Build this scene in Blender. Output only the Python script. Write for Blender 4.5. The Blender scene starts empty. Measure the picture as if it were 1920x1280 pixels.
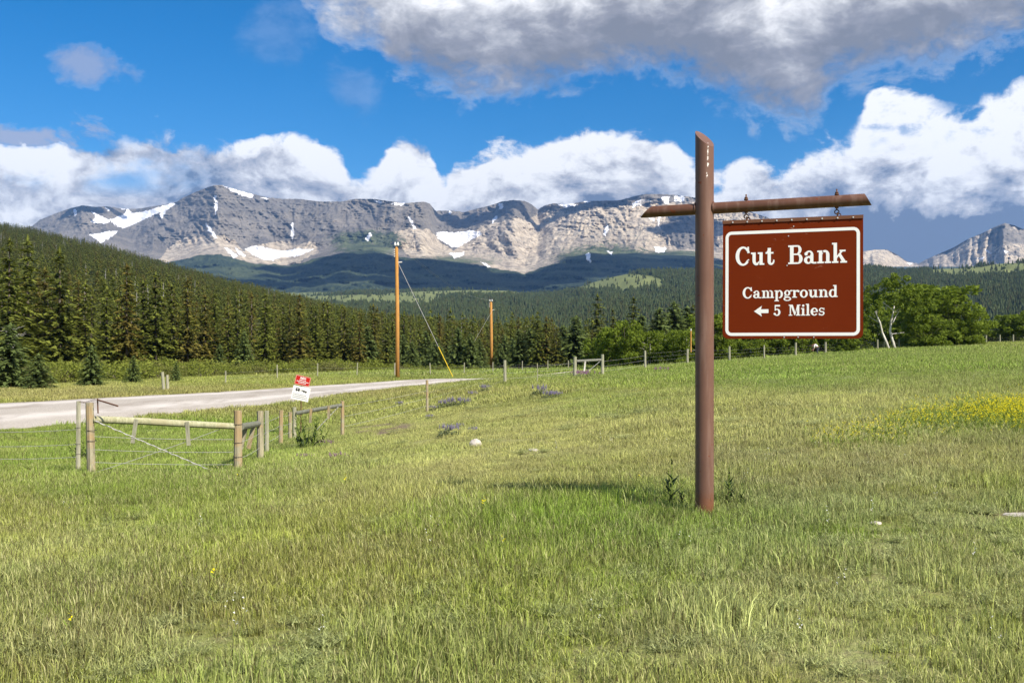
import bpy, bmesh, math, random
import numpy as np
from mathutils import Vector, Matrix, Euler

# ---------------------------------------------------------------- camera, sky, sun, exposure
scene = bpy.context.scene
COL = scene.collection
F, PX0, PY0, EYE = 1866.7, 960.0, 640.0, 1.6
SUN_AZ, SUN_EL = 42.0, 42.0          # degrees right of straight behind the camera, height
cam_data = bpy.data.cameras.new('camera')
cam = bpy.data.objects.new('camera', cam_data)
COL.objects.link(cam)
cam.location = (0, 0, EYE)
cam.rotation_euler = (math.radians(90), 0, 0)
cam_data.lens = 35
cam_data.sensor_width = 36
cam_data.clip_start = 0.1
cam_data.clip_end = 60000
scene.camera = cam
a_, e_ = math.radians(SUN_AZ), math.radians(SUN_EL)
SUN = Vector((math.sin(a_) * math.cos(e_), -math.cos(a_) * math.cos(e_), math.sin(e_)))
sd = bpy.data.lights.new('sun', 'SUN')
sd.energy = 5.0
sd.angle = math.radians(0.5)
sd.color = (1.0, 0.93, 0.82)
sun = bpy.data.objects.new('sun', sd)
sun.rotation_euler = SUN.to_track_quat('Z', 'Y').to_euler()
sun.location = (20, -20, 30)
COL.objects.link(sun)
scene.view_settings.view_transform = 'Standard'
scene.view_settings.look = 'None'
scene.view_settings.exposure = 0.5
scene.view_settings.gamma = 1.0
scene.view_settings.use_curve_mapping = False
scene.render.engine = 'CYCLES'
scene.cycles.use_denoising = True
scene.cycles.denoising_prefilter = 'ACCURATE'
scene.cycles.denoising_input_passes = 'RGB_ALBEDO_NORMAL'
scene.cycles.max_bounces = 6
scene.cycles.diffuse_bounces = 2
scene.cycles.glossy_bounces = 2
scene.cycles.transmission_bounces = 4
scene.cycles.transparent_max_bounces = 8
scene.cycles.volume_bounces = 0
scene.cycles.use_adaptive_sampling = True
scene.cycles.adaptive_threshold = 0.012
scene.cycles.sample_clamp_indirect = 6


class NT:
    """short hand for building node trees"""
    def __init__(s, tree):
        s.t = tree
    def n(s, kind, **kw):
        nd = s.t.nodes.new(kind)
        for k, v in kw.items():
            setattr(nd, k, v)
        return nd
    def put(s, sock, v):
        if isinstance(v, bpy.types.NodeSocket):
            s.t.links.new(v, sock)
        elif v is not None:
            if sock.type == 'RGBA' and len(v) == 3:
                v = (*v, 1)
            sock.default_value = v
    def m(s, op, a, b=None, c=None, clamp=False):
        nd = s.n('ShaderNodeMath', operation=op, use_clamp=clamp)
        s.put(nd.inputs[0], a)
        if b is not None: s.put(nd.inputs[1], b)
        if c is not None: s.put(nd.inputs[2], c)
        return nd.outputs[0]
    def vm(s, op, a, b=None, scale=None):
        nd = s.n('ShaderNodeVectorMath', operation=op)
        s.put(nd.inputs[0], a)
        if b is not None: s.put(nd.inputs[1], b)
        if scale is not None: s.put(nd.inputs['Scale'], scale)
        return nd.outputs['Vector']
    def ramp01(s, v, lo, hi, a=0.0, b=1.0, smooth=True):
        nd = s.n('ShaderNodeMapRange', interpolation_type='SMOOTHSTEP' if smooth else 'LINEAR')
        s.put(nd.inputs[0], v)
        s.put(nd.inputs[1], lo); s.put(nd.inputs[2], hi)
        s.put(nd.inputs[3], a); s.put(nd.inputs[4], b)
        return nd.outputs[0]
    def mix(s, f, a, b, blend='MIX'):
        nd = s.n('ShaderNodeMix', data_type='RGBA', blend_type=blend)
        s.put(nd.inputs[0], f); s.put(nd.inputs[6], a); s.put(nd.inputs[7], b)
        return nd.outputs[2]
    def noise(s, vec, scale, detail=4.0, rough=0.5, dist=0.0, color=False):
        nd = s.n('ShaderNodeTexNoise')
        s.put(nd.inputs['Vector'], vec)
        nd.inputs['Scale'].default_value = scale
        nd.inputs['Detail'].default_value = detail
        nd.inputs['Roughness'].default_value = rough
        nd.inputs['Distortion'].default_value = dist
        return nd.outputs[1 if color else 0]
    def attr(s, name, kind='GEOMETRY'):
        return s.n('ShaderNodeAttribute', attribute_name=name, attribute_type=kind)
    def curve(s, v, pts):
        nd = s.n('ShaderNodeFloatCurve')
        s.put(nd.inputs['Value'], v)
        c = nd.mapping.curves[0]
        nd.mapping.use_clip = False
        c.points[0].location = pts[0]
        c.points[1].location = pts[-1]
        for p in pts[1:-1]:
            c.points.new(*p)
        nd.mapping.update()
        return nd.outputs[0]


def az_of(px): return math.atan((px - PX0) / F)
def el_of(px, py): return math.atan((PY0 - py) / F * math.cos(az_of(px)))


def build_world():
    w = bpy.data.worlds.new('World')
    scene.world = w
    w.use_nodes = True
    w.node_tree.nodes.clear()
    N = NT(w.node_tree)
    sky = N.n('ShaderNodeTexSky', sky_type='NISHITA', sun_disc=False)
    sky.sun_elevation = math.radians(SUN_EL)
    sky.sun_rotation = math.radians(180 - SUN_AZ)
    sky.altitude = 1500
    sky.air_density = 1.0
    sky.dust_density = 0.25
    sky.ozone_density = 4.0
    hs = N.n('ShaderNodeHueSaturation')
    hs.inputs['Saturation'].default_value = 1.42
    hs.inputs['Value'].default_value = 1.0
    N.put(hs.inputs['Color'], sky.outputs[0])
    bg = N.n('ShaderNodeBackground'); bg.inputs[1].default_value = 0.092
    N.put(bg.inputs[0], hs.outputs[0])
    d = N.n('ShaderNodeTexCoord').outputs['Generated']
    sep = N.n('ShaderNodeSeparateXYZ'); N.put(sep.inputs[0], d)
    az = N.m('ARCTAN2', sep.outputs[0], sep.outputs[1])
    el = N.m('ARCSINE', sep.outputs[2])
    # squash height so that clouds lie flat
    comb = N.n('ShaderNodeCombineXYZ')
    N.put(comb.inputs[0], az); N.put(comb.inputs[1], N.m('MULTIPLY', el, 1.5)); comb.inputs[2].default_value = 0.3
    p = comb.outputs[0]
    wob = N.vm('SCALE', N.vm('SUBTRACT', N.noise(p, 7.0, 3.0, 0.5, color=True), (0.5, 0.5, 0.5)), scale=0.06)
    p = N.vm('ADD', p, wob)
    sx, sy = -0.004, 0.0095          # offset towards the light in (az, el)
    def nz(off=None):
        q = p if off is None else N.vm('ADD', p, off)
        a = N.noise(q, 9.0, 11.0, 0.62)
        return a
    n0 = nz(); n1 = nz((0.013, 0.021, 0))
    nb = N.noise(N.vm('ADD', p, (3.1, 1.7, 0.9)), 3.4, 5.0, 0.55)
    nf = N.noise(N.vm('ADD', p, (1.1, 4.7, 2.9)), 34.0, 6.0, 0.62)
    cells = N.n('ShaderNodeTexVoronoi', feature='SMOOTH_F1'); cells.inputs['Scale'].default_value = 16
    cells.inputs['Smoothness'].default_value = 0.6
    N.put(cells.inputs['Vector'], N.vm('ADD', p, N.vm('SCALE', N.vm('SUBTRACT', N.noise(p, 30.0, 4.0, 0.6, color=True), (0.5, 0.5, 0.5)), scale=0.05)))
    bil = N.m('SUBTRACT', 0.42, cells.outputs['Distance'])      # billows, about -0.2..0.4
    A0, A1 = az_of(-60), az_of(1980)
    xn = N.m('DIVIDE', N.m('SUBTRACT', az, A0), A1 - A0, clamp=True)
    def prof(pts):
        q = [((az_of(x) - A0) / (A1 - A0), el_of(x, y)) for x, y in pts]
        return N.curve(xn, q)
    top = prof([(-60, 238), (60, 240), (130, 250), (200, 266), (290, 262), (390, 272), (470, 286), (505, 262), (545, 256),
                (600, 268), (640, 300), (672, 338), (700, 326), (735, 280), (775, 266), (806, 284), (832, 330), (850, 292),
                (900, 270), (960, 256), (1030, 246), (1080, 232), (1130, 240), (1220, 240), (1265, 262), (1300, 330),
                (1350, 352), (1380, 306), (1420, 292), (1470, 320), (1500, 296), (1550, 272), (1600, 254), (1632, 190),
                (1670, 170), (1720, 176), (1770, 205), (1810, 215), (1850, 180), (1900, 140), (1980, 120)])
    bot = prof([(-60, -1500), (480, -800), (540, -90), (590, 10), (640, 70), (700, 84), (730, 140), (800, 150), (860, 158), (930, 172),
                (1000, 184), (1060, 170), (1120, 150), (1200, 152), (1290, 166), (1350, 200), (1420, 228), (1480, 236),
                (1530, 222), (1560, 176), (1620, 156), (1700, 140), (1760, 124), (1840, 96), (1980, 84)])
    nc = N.m('SUBTRACT', n0, 0.5)
    nfc = N.m('SUBTRACT', nf, 0.5)
    rough = N.m('ADD', N.m('ADD', N.m('MULTIPLY', nc, 0.085), N.m('MULTIPLY', bil, 0.035)), N.m('MULTIPLY', nfc, 0.030))
    d1 = N.m('ADD', N.m('SUBTRACT', top, el), rough)
    # blue gaps in the left bank
    lft = N.ramp01(az, az_of(520), az_of(150))
    hole = N.m('MULTIPLY', N.ramp01(N.m('ADD', nb, N.m('MULTIPLY', nc, 0.5)), 0.57, 0.68), lft)
    hole = N.m('MULTIPLY', N.m('MULTIPLY', hole, 0.9), N.ramp01(el, el_of(100, 370), el_of(100, 330)))
    rgt = N.ramp01(az, az_of(1480), az_of(1560))
    hole2 = N.m('MULTIPLY', N.m('MULTIPLY', N.ramp01(N.m('ADD', n0, N.m('MULTIPLY', nfc, 0.3)), 0.56, 0.66), rgt), N.ramp01(el, el_of(1600, 300), el_of(1600, 240)))
    dens1 = N.m('MULTIPLY', N.ramp01(d1, -0.003, 0.010), N.m('SUBTRACT', 1.0, N.m('MAXIMUM', hole, N.m('MULTIPLY', hole2, 0.7))))
    d2 = N.m('ADD', N.m('SUBTRACT', el, bot), N.m('ADD', N.m('MULTIPLY', nc, 0.10), N.m('MULTIPLY', nfc, 0.03)))
    dens2 = N.ramp01(N.m('ADD', d2, N.m('MULTIPLY', nfc, 0.05)), -0.012, 0.036)
    # the big cloud breaks up again high above the frame
    up = N.ramp01(el, 0.42, 0.75)
    brk = N.ramp01(N.m('ADD', nb, N.m('MULTIPLY', nc, 0.4)), 0.5, 0.62)
    dens2 = N.m('MULTIPLY', dens2, N.m('ADD', N.m('SUBTRACT', 1.0, up), N.m('MULTIPLY', up, brk)))
    # small wisps in the blue
    def blob(px, py, rx, ry, lo=0.55, hi=1.25, k=2.2):
        dx = N.m('DIVIDE', N.m('SUBTRACT', az, az_of(px)), rx / F)
        dy = N.m('DIVIDE', N.m('SUBTRACT', el, el_of(px, py)), ry / F)
        r = N.m('ADD', N.m('MULTIPLY', dx, dx), N.m('MULTIPLY', dy, dy))
        r = N.m('ADD', N.m('SQRT', r), N.m('ADD', N.m('MULTIPLY', nc, -k * 1.6), N.m('MULTIPLY', nfc, -k)))
        return N.ramp01(r, lo, hi, 1.0, 0.0)
    w1 = N.m('MULTIPLY', blob(165, 122, 52, 26, 0.2, 1.2, 2.4), 0.6)
    w2 = N.m('MULTIPLY', blob(520, 60, 60, 60, 0.3, 1.3, 1.6), 0.10)
    w3 = N.m('MULTIPLY', blob(660, 165, 60, 50, 0.3, 1.3, 1.6), 0.16)
    w4 = N.m('MULTIPLY', blob(40, 262, 130, 34, 0.6, 1.2), 0.8)
    # shading: bright where the cloud thins towards the light, grey inside and below
    rel = N.m('MULTIPLY', N.m('SUBTRACT', n0, n1), 5.0)
    edge = N.ramp01(d1, 0.0, 0.085, 1.0, 0.0)
    nlow = N.noise(N.vm('ADD', p, (7.3, 0.2, 5.5)), 5.2, 6.0, 0.6)
    relx = N.m('MULTIPLY', N.m('SUBTRACT', bil, 0.12), 0.7)
    l1 = N.m('ADD', N.m('MULTIPLY', edge, 0.62), N.m('MULTIPLY', N.m('SUBTRACT', nlow, 0.38), 2.2))
    l1 = N.m('ADD', N.m('ADD', l1, rel), N.m('ADD', relx, N.m('MULTIPLY', nfc, 0.7)))
    # bright tower on the right and dark flat base under it
    tower = N.m('MULTIPLY', N.ramp01(az, az_of(1560), az_of(1640)), N.ramp01(el, el_of(1700, 420), el_of(1700, 330)))
    l1 = N.m('ADD', l1, N.m('MULTIPLY', tower, 0.72))
    base = N.m('MULTIPLY', N.m('MULTIPLY', N.ramp01(az, az_of(1540), az_of(1620)), N.ramp01(az, az_of(2050), az_of(1850))), N.ramp01(N.m('ADD', el, N.m('MULTIPLY', nc, 0.05)), el_of(1700, 405), el_of(1700, 450)))
    l1 = N.m('ADD', l1, N.m('MULTIPLY', N.ramp01(el, 0.19, 0.13), 0.12))
    l1 = N.m('SUBTRACT', l1, N.m('MULTIPLY', base, 1.3))
    cr = N.n('ShaderNodeValToRGB')
    N.put(cr.inputs[0], l1)
    els = cr.color_ramp.elements
    els[0].position = 0.0; els[0].color = (0.16, 0.20, 0.29, 1)
    els[1].position = 1.0; els[1].color = (0.98, 0.98, 0.99, 1)
    for pos, c in ((0.22, (0.36, 0.39, 0.47, 1)), (0.48, (0.54, 0.55, 0.60, 1)), (0.74, (0.79, 0.80, 0.83, 1))):
        e = els.new(pos); e.color = c
    l2 = N.m('ADD', N.ramp01(d2, 0.0, 0.16, -0.05, 0.72), N.m('MULTIPLY', N.m('SUBTRACT', nlow, 0.46), 2.6))
    l2 = N.m('ADD', l2, N.m('MULTIPLY', nfc, 0.12))
    l2 = N.m('ADD', N.m('ADD', l2, N.m('MULTIPLY', rel, 0.42)), N.m('MULTIPLY', N.ramp01(d2, 0.03, 0.0), 0.15))
    l2 = N.m('ADD', l2, 0.10)
    cr2 = N.n('ShaderNodeValToRGB')
    N.put(cr2.inputs[0], l2)
    els = cr2.color_ramp.elements
    els[0].position = 0.0; els[0].color = (0.22, 0.235, 0.28, 1)
    els[1].position = 1.0; els[1].color = (1.0, 1.0, 1.02, 1)
    for pos, c in ((0.3, (0.31, 0.32, 0.37, 1)), (0.6, (0.52, 0.53, 0.57, 1))):
        e = els.new(pos); e.color = c
    wisp = N.m('MAXIMUM', N.m('MAXIMUM', w1, w2), N.m('MAXIMUM', w3, w4))
    dens = N.m('MAXIMUM', N.m('MAXIMUM', dens1, dens2), wisp)
    col = N.mix(N.ramp01(N.m('SUBTRACT', wisp, dens1), 0.0, 0.3), cr.outputs[0], (0.42, 0.43, 0.53))
    col = N.mix(N.ramp01(N.m('SUBTRACT', dens2, N.m('MULTIPLY', dens1, 0.5)), 0.0, 0.5), col, cr2.outputs[0])
    dens = N.m('MULTIPLY', dens, N.ramp01(el, -0.03, 0.0))
    bg2 = N.n('ShaderNodeBackground'); bg2.inputs[1].default_value = 0.86
    N.put(bg2.inputs[0], col)
    mx = N.n('ShaderNodeMixShader')
    N.put(mx.inputs[0], dens); N.put(mx.inputs[1], bg.outputs[0]); N.put(mx.inputs[2], bg2.outputs[0])
    out = N.n('ShaderNodeOutputWorld')
    N.put(out.inputs[0], mx.outputs[0])
    w.cycles.sampling_method = 'MANUAL'
    w.cycles.sample_map_resolution = 512


build_world()

# ---------------------------------------------------------------- helpers
def perlin(x, y, seed=0):
    x = np.asarray(x, float); y = np.asarray(y, float)
    x0 = np.floor(x).astype(np.int64); y0 = np.floor(y).astype(np.int64)
    fx, fy = x - x0, y - y0
    def h(ix, iy):
        n = (ix * 374761393 + iy * 668265263 + seed * 1442695041) & 0xffffffff
        n = ((n ^ (n >> 13)) * 1274126177) & 0xffffffff
        n = (n ^ (n >> 16)) & 0xffff
        a = n * (2 * math.pi / 65536)
        return np.cos(a), np.sin(a)
    u = fx * fx * fx * (fx * (fx * 6 - 15) + 10); v = fy * fy * fy * (fy * (fy * 6 - 15) + 10)
    g00, g10, g01, g11 = h(x0, y0), h(x0 + 1, y0), h(x0, y0 + 1), h(x0 + 1, y0 + 1)
    n00 = g00[0] * fx + g00[1] * fy; n10 = g10[0] * (fx - 1) + g10[1] * fy
    n01 = g01[0] * fx + g01[1] * (fy - 1); n11 = g11[0] * (fx - 1) + g11[1] * (fy - 1)
    return ((n00 * (1 - u) + n10 * u) * (1 - v) + (n01 * (1 - u) + n11 * u) * v) * 1.5


def fbm(x, y, oct=4, seed=0, rough=0.5, ridged=False):
    s, a, f, tot = 0, 1.0, 1.0, 0
    for o in range(oct):
        n = perlin(np.asarray(x) * f + 13.7 * o, np.asarray(y) * f - 7.1 * o, seed + o * 17)
        if ridged: n = 1 - 2 * np.abs(n)
        s = s + a * n; tot += a; a *= rough; f *= 2.03
    return s / tot


def sstep(v, lo, hi):
    t = np.clip((np.asarray(v, float) - lo) / (hi - lo), 0, 1)
    return t * t * (3 - 2 * t)


def new_obj(name, verts, faces, mat, parent=None, smooth=False, attrs=None, link=True):
    me = bpy.data.meshes.new(name)
    V = np.asarray(verts, dtype=np.float32).reshape(-1, 3)
    if isinstance(faces, np.ndarray):
        k = faces.shape[1]; nf = len(faces)
        me.vertices.add(len(V)); me.vertices.foreach_set('co', V.ravel())
        me.loops.add(nf * k); me.loops.foreach_set('vertex_index', faces.astype(np.int32).ravel())
        me.polygons.add(nf); me.polygons.foreach_set('loop_start', np.arange(0, nf * k, k, dtype=np.int32))
        me.polygons.foreach_set('loop_total', np.full(nf, k, dtype=np.int32))
        me.update(calc_edges=True)
    else:
        me.from_pydata(V.tolist(), [], faces)
    if attrs:
        for an, (ty, arr) in attrs.items():
            at = me.attributes.new(an, ty, 'POINT')
            key = 'color' if ty == 'FLOAT_COLOR' else ('vector' if ty == 'FLOAT_VECTOR' else 'value')
            at.data.foreach_set(key, np.asarray(arr, dtype=np.int32 if ty == 'INT' else np.float32).ravel())
    if smooth:
        me.polygons.foreach_set('use_smooth', np.ones(len(me.polygons), dtype=bool))
    me.validate()
    if mat: me.materials.append(mat)
    o = bpy.data.objects.new(name, me)
    if link: COL.objects.link(o)
    if parent: o.parent = parent
    return o


class MB:
    def __init__(s): s.v = []; s.f = []
    def add(s, v, f):
        k = len(s.v); s.v += [tuple(p) for p in v]; s.f += [tuple(i + k for i in q) for q in f]; return s
    def tube(s, pts, rad, n=8, caps=True, wob=0, rng=None):
        pts = [Vector(p) for p in pts]
        if not hasattr(rad, '__len__'): rad = [rad] * len(pts)
        vs, fs = [], []
        up = None
        for i, p in enumerate(pts):
            d = (pts[min(i + 1, len(pts) - 1)] - pts[max(i - 1, 0)]).normalized()
            if up is None: up = Vector((1, 0, 0)) if abs(d.x) < 0.8 else Vector((0, 1, 0))
            a = (up - d * up.dot(d)).normalized(); b = d.cross(a); up = a
            for k in range(n):
                t = 2 * math.pi * k / n
                r = rad[i] * (1 + (rng.uniform(-wob, wob) if wob else 0))
                vs.append(p + a * r * math.cos(t) + b * r * math.sin(t))
        for i in range(len(pts) - 1):
            for k in range(n):
                fs.append((i * n + k, i * n + (k + 1) % n, (i + 1) * n + (k + 1) % n, (i + 1) * n + k))
        if caps:
            fs.append(tuple(range(n - 1, -1, -1))); fs.append(tuple(range((len(pts) - 1) * n, len(pts) * n)))
        return s.add(vs, fs)
    def box(s, c, size, rot=None):
        M = rot or Matrix.Identity(3)
        vs = [Vector(c) + M @ Vector((x * size[0] / 2, y * size[1] / 2, z * size[2] / 2)) for x in (-1, 1) for y in (-1, 1) for z in (-1, 1)]
        return s.add(vs, [(0, 1, 3, 2), (4, 6, 7, 5), (0, 4, 5, 1), (2, 3, 7, 6), (0, 2, 6, 4), (1, 5, 7, 3)])
    def obj(s, name, mat, parent=None, smooth=False):
        return new_obj(name, s.v, s.f, mat, parent, smooth)


def tag(o, label=None, cat=None, group=None, kind=None):
    if label: o['label'] = label
    if cat: o['category'] = cat
    if group: o['group'] = group
    if kind: o['kind'] = kind
    return o


def empty(name, loc=(0, 0, 0), rz=0, **kw):
    o = bpy.data.objects.new(name, None)
    o.empty_display_size = 0.2
    o.location = loc; o.rotation_euler = (0, 0, rz)
    COL.objects.link(o)
    return tag(o, **kw)


def copy_tree(o, parent=None):
    c = o.copy(); COL.objects.link(c); c.parent = parent
    for ch in KIDS.get(o.name, []):
        g = copy_tree(ch, c)
    return c


KIDS = {}
def remember(root):
    """note the children once, so that copying needs no search"""
    for o in bpy.data.objects:
        if o.parent is not None and o.parent.name == root.name:
            KIDS.setdefault(root.name, []).append(o)
            for q in bpy.data.objects:
                if q.parent is not None and q.parent.name == o.name:
                    KIDS.setdefault(o.name, []).append(q)
    return root


def mat_new(name):
    m = bpy.data.materials.new(name); m.use_nodes = True
    m.node_tree.nodes.clear()
    N = NT(m.node_tree)
    out = N.n('ShaderNodeOutputMaterial')
    return m, N, out


def principled(N, out, color, rough=0.8, spec=0.3, bump=None, bump_d=0.02, bump_s=0.5, trans=None, metal=0.0):
    b = N.n('ShaderNodeBsdfPrincipled')
    N.put(b.inputs['Base Color'], color); N.put(b.inputs['Roughness'], rough)
    b.inputs['Specular IOR Level'].default_value = spec
    b.inputs['Metallic'].default_value = metal
    if bump is not None:
        bn = N.n('ShaderNodeBump'); bn.inputs['Strength'].default_value = bump_s; bn.inputs['Distance'].default_value = bump_d
        N.put(bn.inputs['Height'], bump); N.put(b.inputs['Normal'], bn.outputs[0])
    sh = b.outputs[0]
    if trans is not None:
        f, tc = trans
        t = N.n('ShaderNodeBsdfTranslucent'); N.put(t.inputs[0], tc)
        mx = N.n('ShaderNodeMixShader'); mx.inputs[0].default_value = f
        N.put(mx.inputs[1], sh); N.put(mx.inputs[2], t.outputs[0]); sh = mx.outputs[0]
    N.put(out.inputs[0], sh)
    return b


def obj_co(N): return N.n('ShaderNodeTexCoord').outputs['Object']
def pos(N): return N.n('ShaderNodeNewGeometry').outputs['Position']


# ---------------------------------------------------------------- ground shape
CTRL = []
def cp(px, Y, py=None, H=None):
    X = (px - PX0) / F * Y
    CTRL.append((X, Y, (py - PY0) * Y / F if py is not None else H))
for X, Y, H in ((-8, -8, 1.7), (0, -8, 1.6), (8, -8, 1.5), (-6, 0, 1.7), (0, 0, 1.6), (6, 0, 1.55), (-5, 5, 1.68), (0, 5, 1.6), (4, 5, 1.58),
                (-60, 10, 3.2), (-60, 60, 3.2), (60, 10, 1.0), (60, 50, 0.9), (-30, 5, 2.8), (25, 5, 1.35), (-16, 12, 2.35),
                (-40, 30, 3.05), (95, 110, 0.6), (100, 50, 0.6)):
    CTRL.append((X, Y, H))
for a in ((1320, 9.05, 968), (172, 19, 893), (445, 19.5, 895), (500, 24, 853), (525, 26.5, 836), (552, 30, 826), (642, 31, 818),
          (800, 40, 776), (947, 55, 720), (1077, 60, 708), (1131, 60, 706), (1210, 65, 692), (1290, 71, 684), (1368, 78, 681),
          (1433, 85, 675), (1492, 92.5, 671), (1548, 101, 666), (1600, 110, 662), (1645, 120, 658), (1686, 133, 655),
          (1850, 150, 646), (1900, 152, 645), (2100, 150, 640),
          (0, 42, 773), (300, 50, 752), (560, 58, 737), (800, 68, 722), (960, 79, 711), (-300, 36, 795), (-700, 28, 838),
          (745, 75, 709), (921, 140, 694)):
    cp(*a)
for px, Y, H in ((960, 9, 1.62), (100, 9, 1.85), (1900, 9, 1.55), (300, 12, 1.95), (700, 12, 1.78), (1100, 14, 1.66), (0, 15, 2.2), (700, 20, 2.2),
                 (900, 25, 2.02), (1100, 25, 1.75), (1600, 20, 1.5), (1900, 20, 1.42), (1600, 40, 1.35), (1900, 40, 1.1), (1300, 40, 1.62),
                 (1100, 40, 1.82), (960, 40, 2.2), (1900, 80, 0.85), (1700, 70, 1.1), (305, 62, 3.1), (0, 60, 3.1), (0, 90, 3.2), (300, 100, 3.3),
                 (600, 130, 3.7), (300, 130, 3.3), (0, 130, 3.2), (1000, 110, 3.3), (1200, 110, 2.9), (1400, 150, 2.2), (1700, 165, 1.8),
                 (1200, 165, 3.3), (900, 165, 4.2), (500, 165, 3.6), (0, 165, 3.2), (2200, 165, 1.0), (-300, 165, 3.2), (-300, 90, 3.2)):
    cp(px, Y, None, H)
_C = np.array(CTRL)
_S = 40.0
def _phi(r2): return 0.5 * r2 * np.log(r2 + 1e-9)
_P = _C[:, :2] / _S
_K = _phi(((_P[:, None] - _P[None]) ** 2).sum(-1)) + np.eye(len(_P)) * 2e-3
_A = np.zeros((len(_P) + 3, len(_P) + 3))
_A[:len(_P), :len(_P)] = _K
_A[:len(_P), -3] = 1; _A[:len(_P), -2:] = _P
_A[-3, :len(_P)] = 1; _A[-2:, :len(_P)] = _P.T
_W = np.linalg.solve(_A, np.concatenate([_C[:, 2], [0, 0, 0]]))


def ground(X, Y):
    X = np.atleast_1d(np.asarray(X, float)); Y = np.atleast_1d(np.asarray(Y, float))
    x = np.clip(X, -62, 100) / _S; y = np.clip(Y, -10, 170) / _S
    H = np.full(x.shape, _W[-3]) + _W[-2] * x + _W[-1] * y
    for i in range(len(_P)):
        H = H + _W[i] * _phi((x - _P[i, 0]) ** 2 + (y - _P[i, 1]) ** 2)
    return EYE - H + 0.035 * fbm(X / 2.3, Y / 2.3, 3, 5) * np.clip(np.hypot(X, Y) / 6, 0, 1)


def gz(X, Y): return float(ground(X, Y)[0])
def at(px, Y): return (px - PX0) / F * Y
def spot(px, Y, dz=0.0):
    X = at(px, Y)
    return Vector((X, Y, gz(X, Y) + dz))


ROAD_FAR = [(-2000, 20), (-500, 38), (0, 47.9), (280, 56.5), (560, 66.7), (830, 75.7), (960, 80.5)]
ROAD_NEAR = [(-2000, 13), (-500, 27), (0, 35.7), (300, 43.2), (560, 50), (750, 63.6), (955, 79.2)]
def edge_line(lst, n=90):
    P = [np.array([at(px, Y), Y]) for px, Y in lst]
    P.append(P[-1] + (np.array([9.0, 22.0])))
    P = np.array(P); s = np.concatenate([[0], np.cumsum(np.hypot(*np.diff(P, axis=0).T))])
    t = np.linspace(0, s[-1], n)
    return np.stack([np.interp(t, s, P[:, 0]), np.interp(t, s, P[:, 1])], 1)
_RF, _RN = edge_line(ROAD_FAR), edge_line(ROAD_NEAR)
_RC = (_RF + _RN) / 2; _RH = np.hypot(*(_RF - _RN).T) / 2
def road_dist(X, Y):
    """distance outside the road edge, negative on the road"""
    X = np.asarray(X, float); Y = np.asarray(Y, float)
    best = np.full(X.shape, 1e9)
    for c, h, f, n in zip(_RC, _RH, _RF, _RN):
        d = (f - n) / (2 * h + 1e-9)
        dx, dy = X - c[0], Y - c[1]
        al = np.abs(dx * d[0] + dy * d[1]) - h      # across
        lo = np.abs(-dx * d[1] + dy * d[0])
        dd = np.hypot(np.maximum(al, 0), np.maximum(lo - 1.2, 0)) + np.minimum(al, 0) * (lo < 1.6)
        best = np.minimum(best, dd)
    return best

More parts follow.
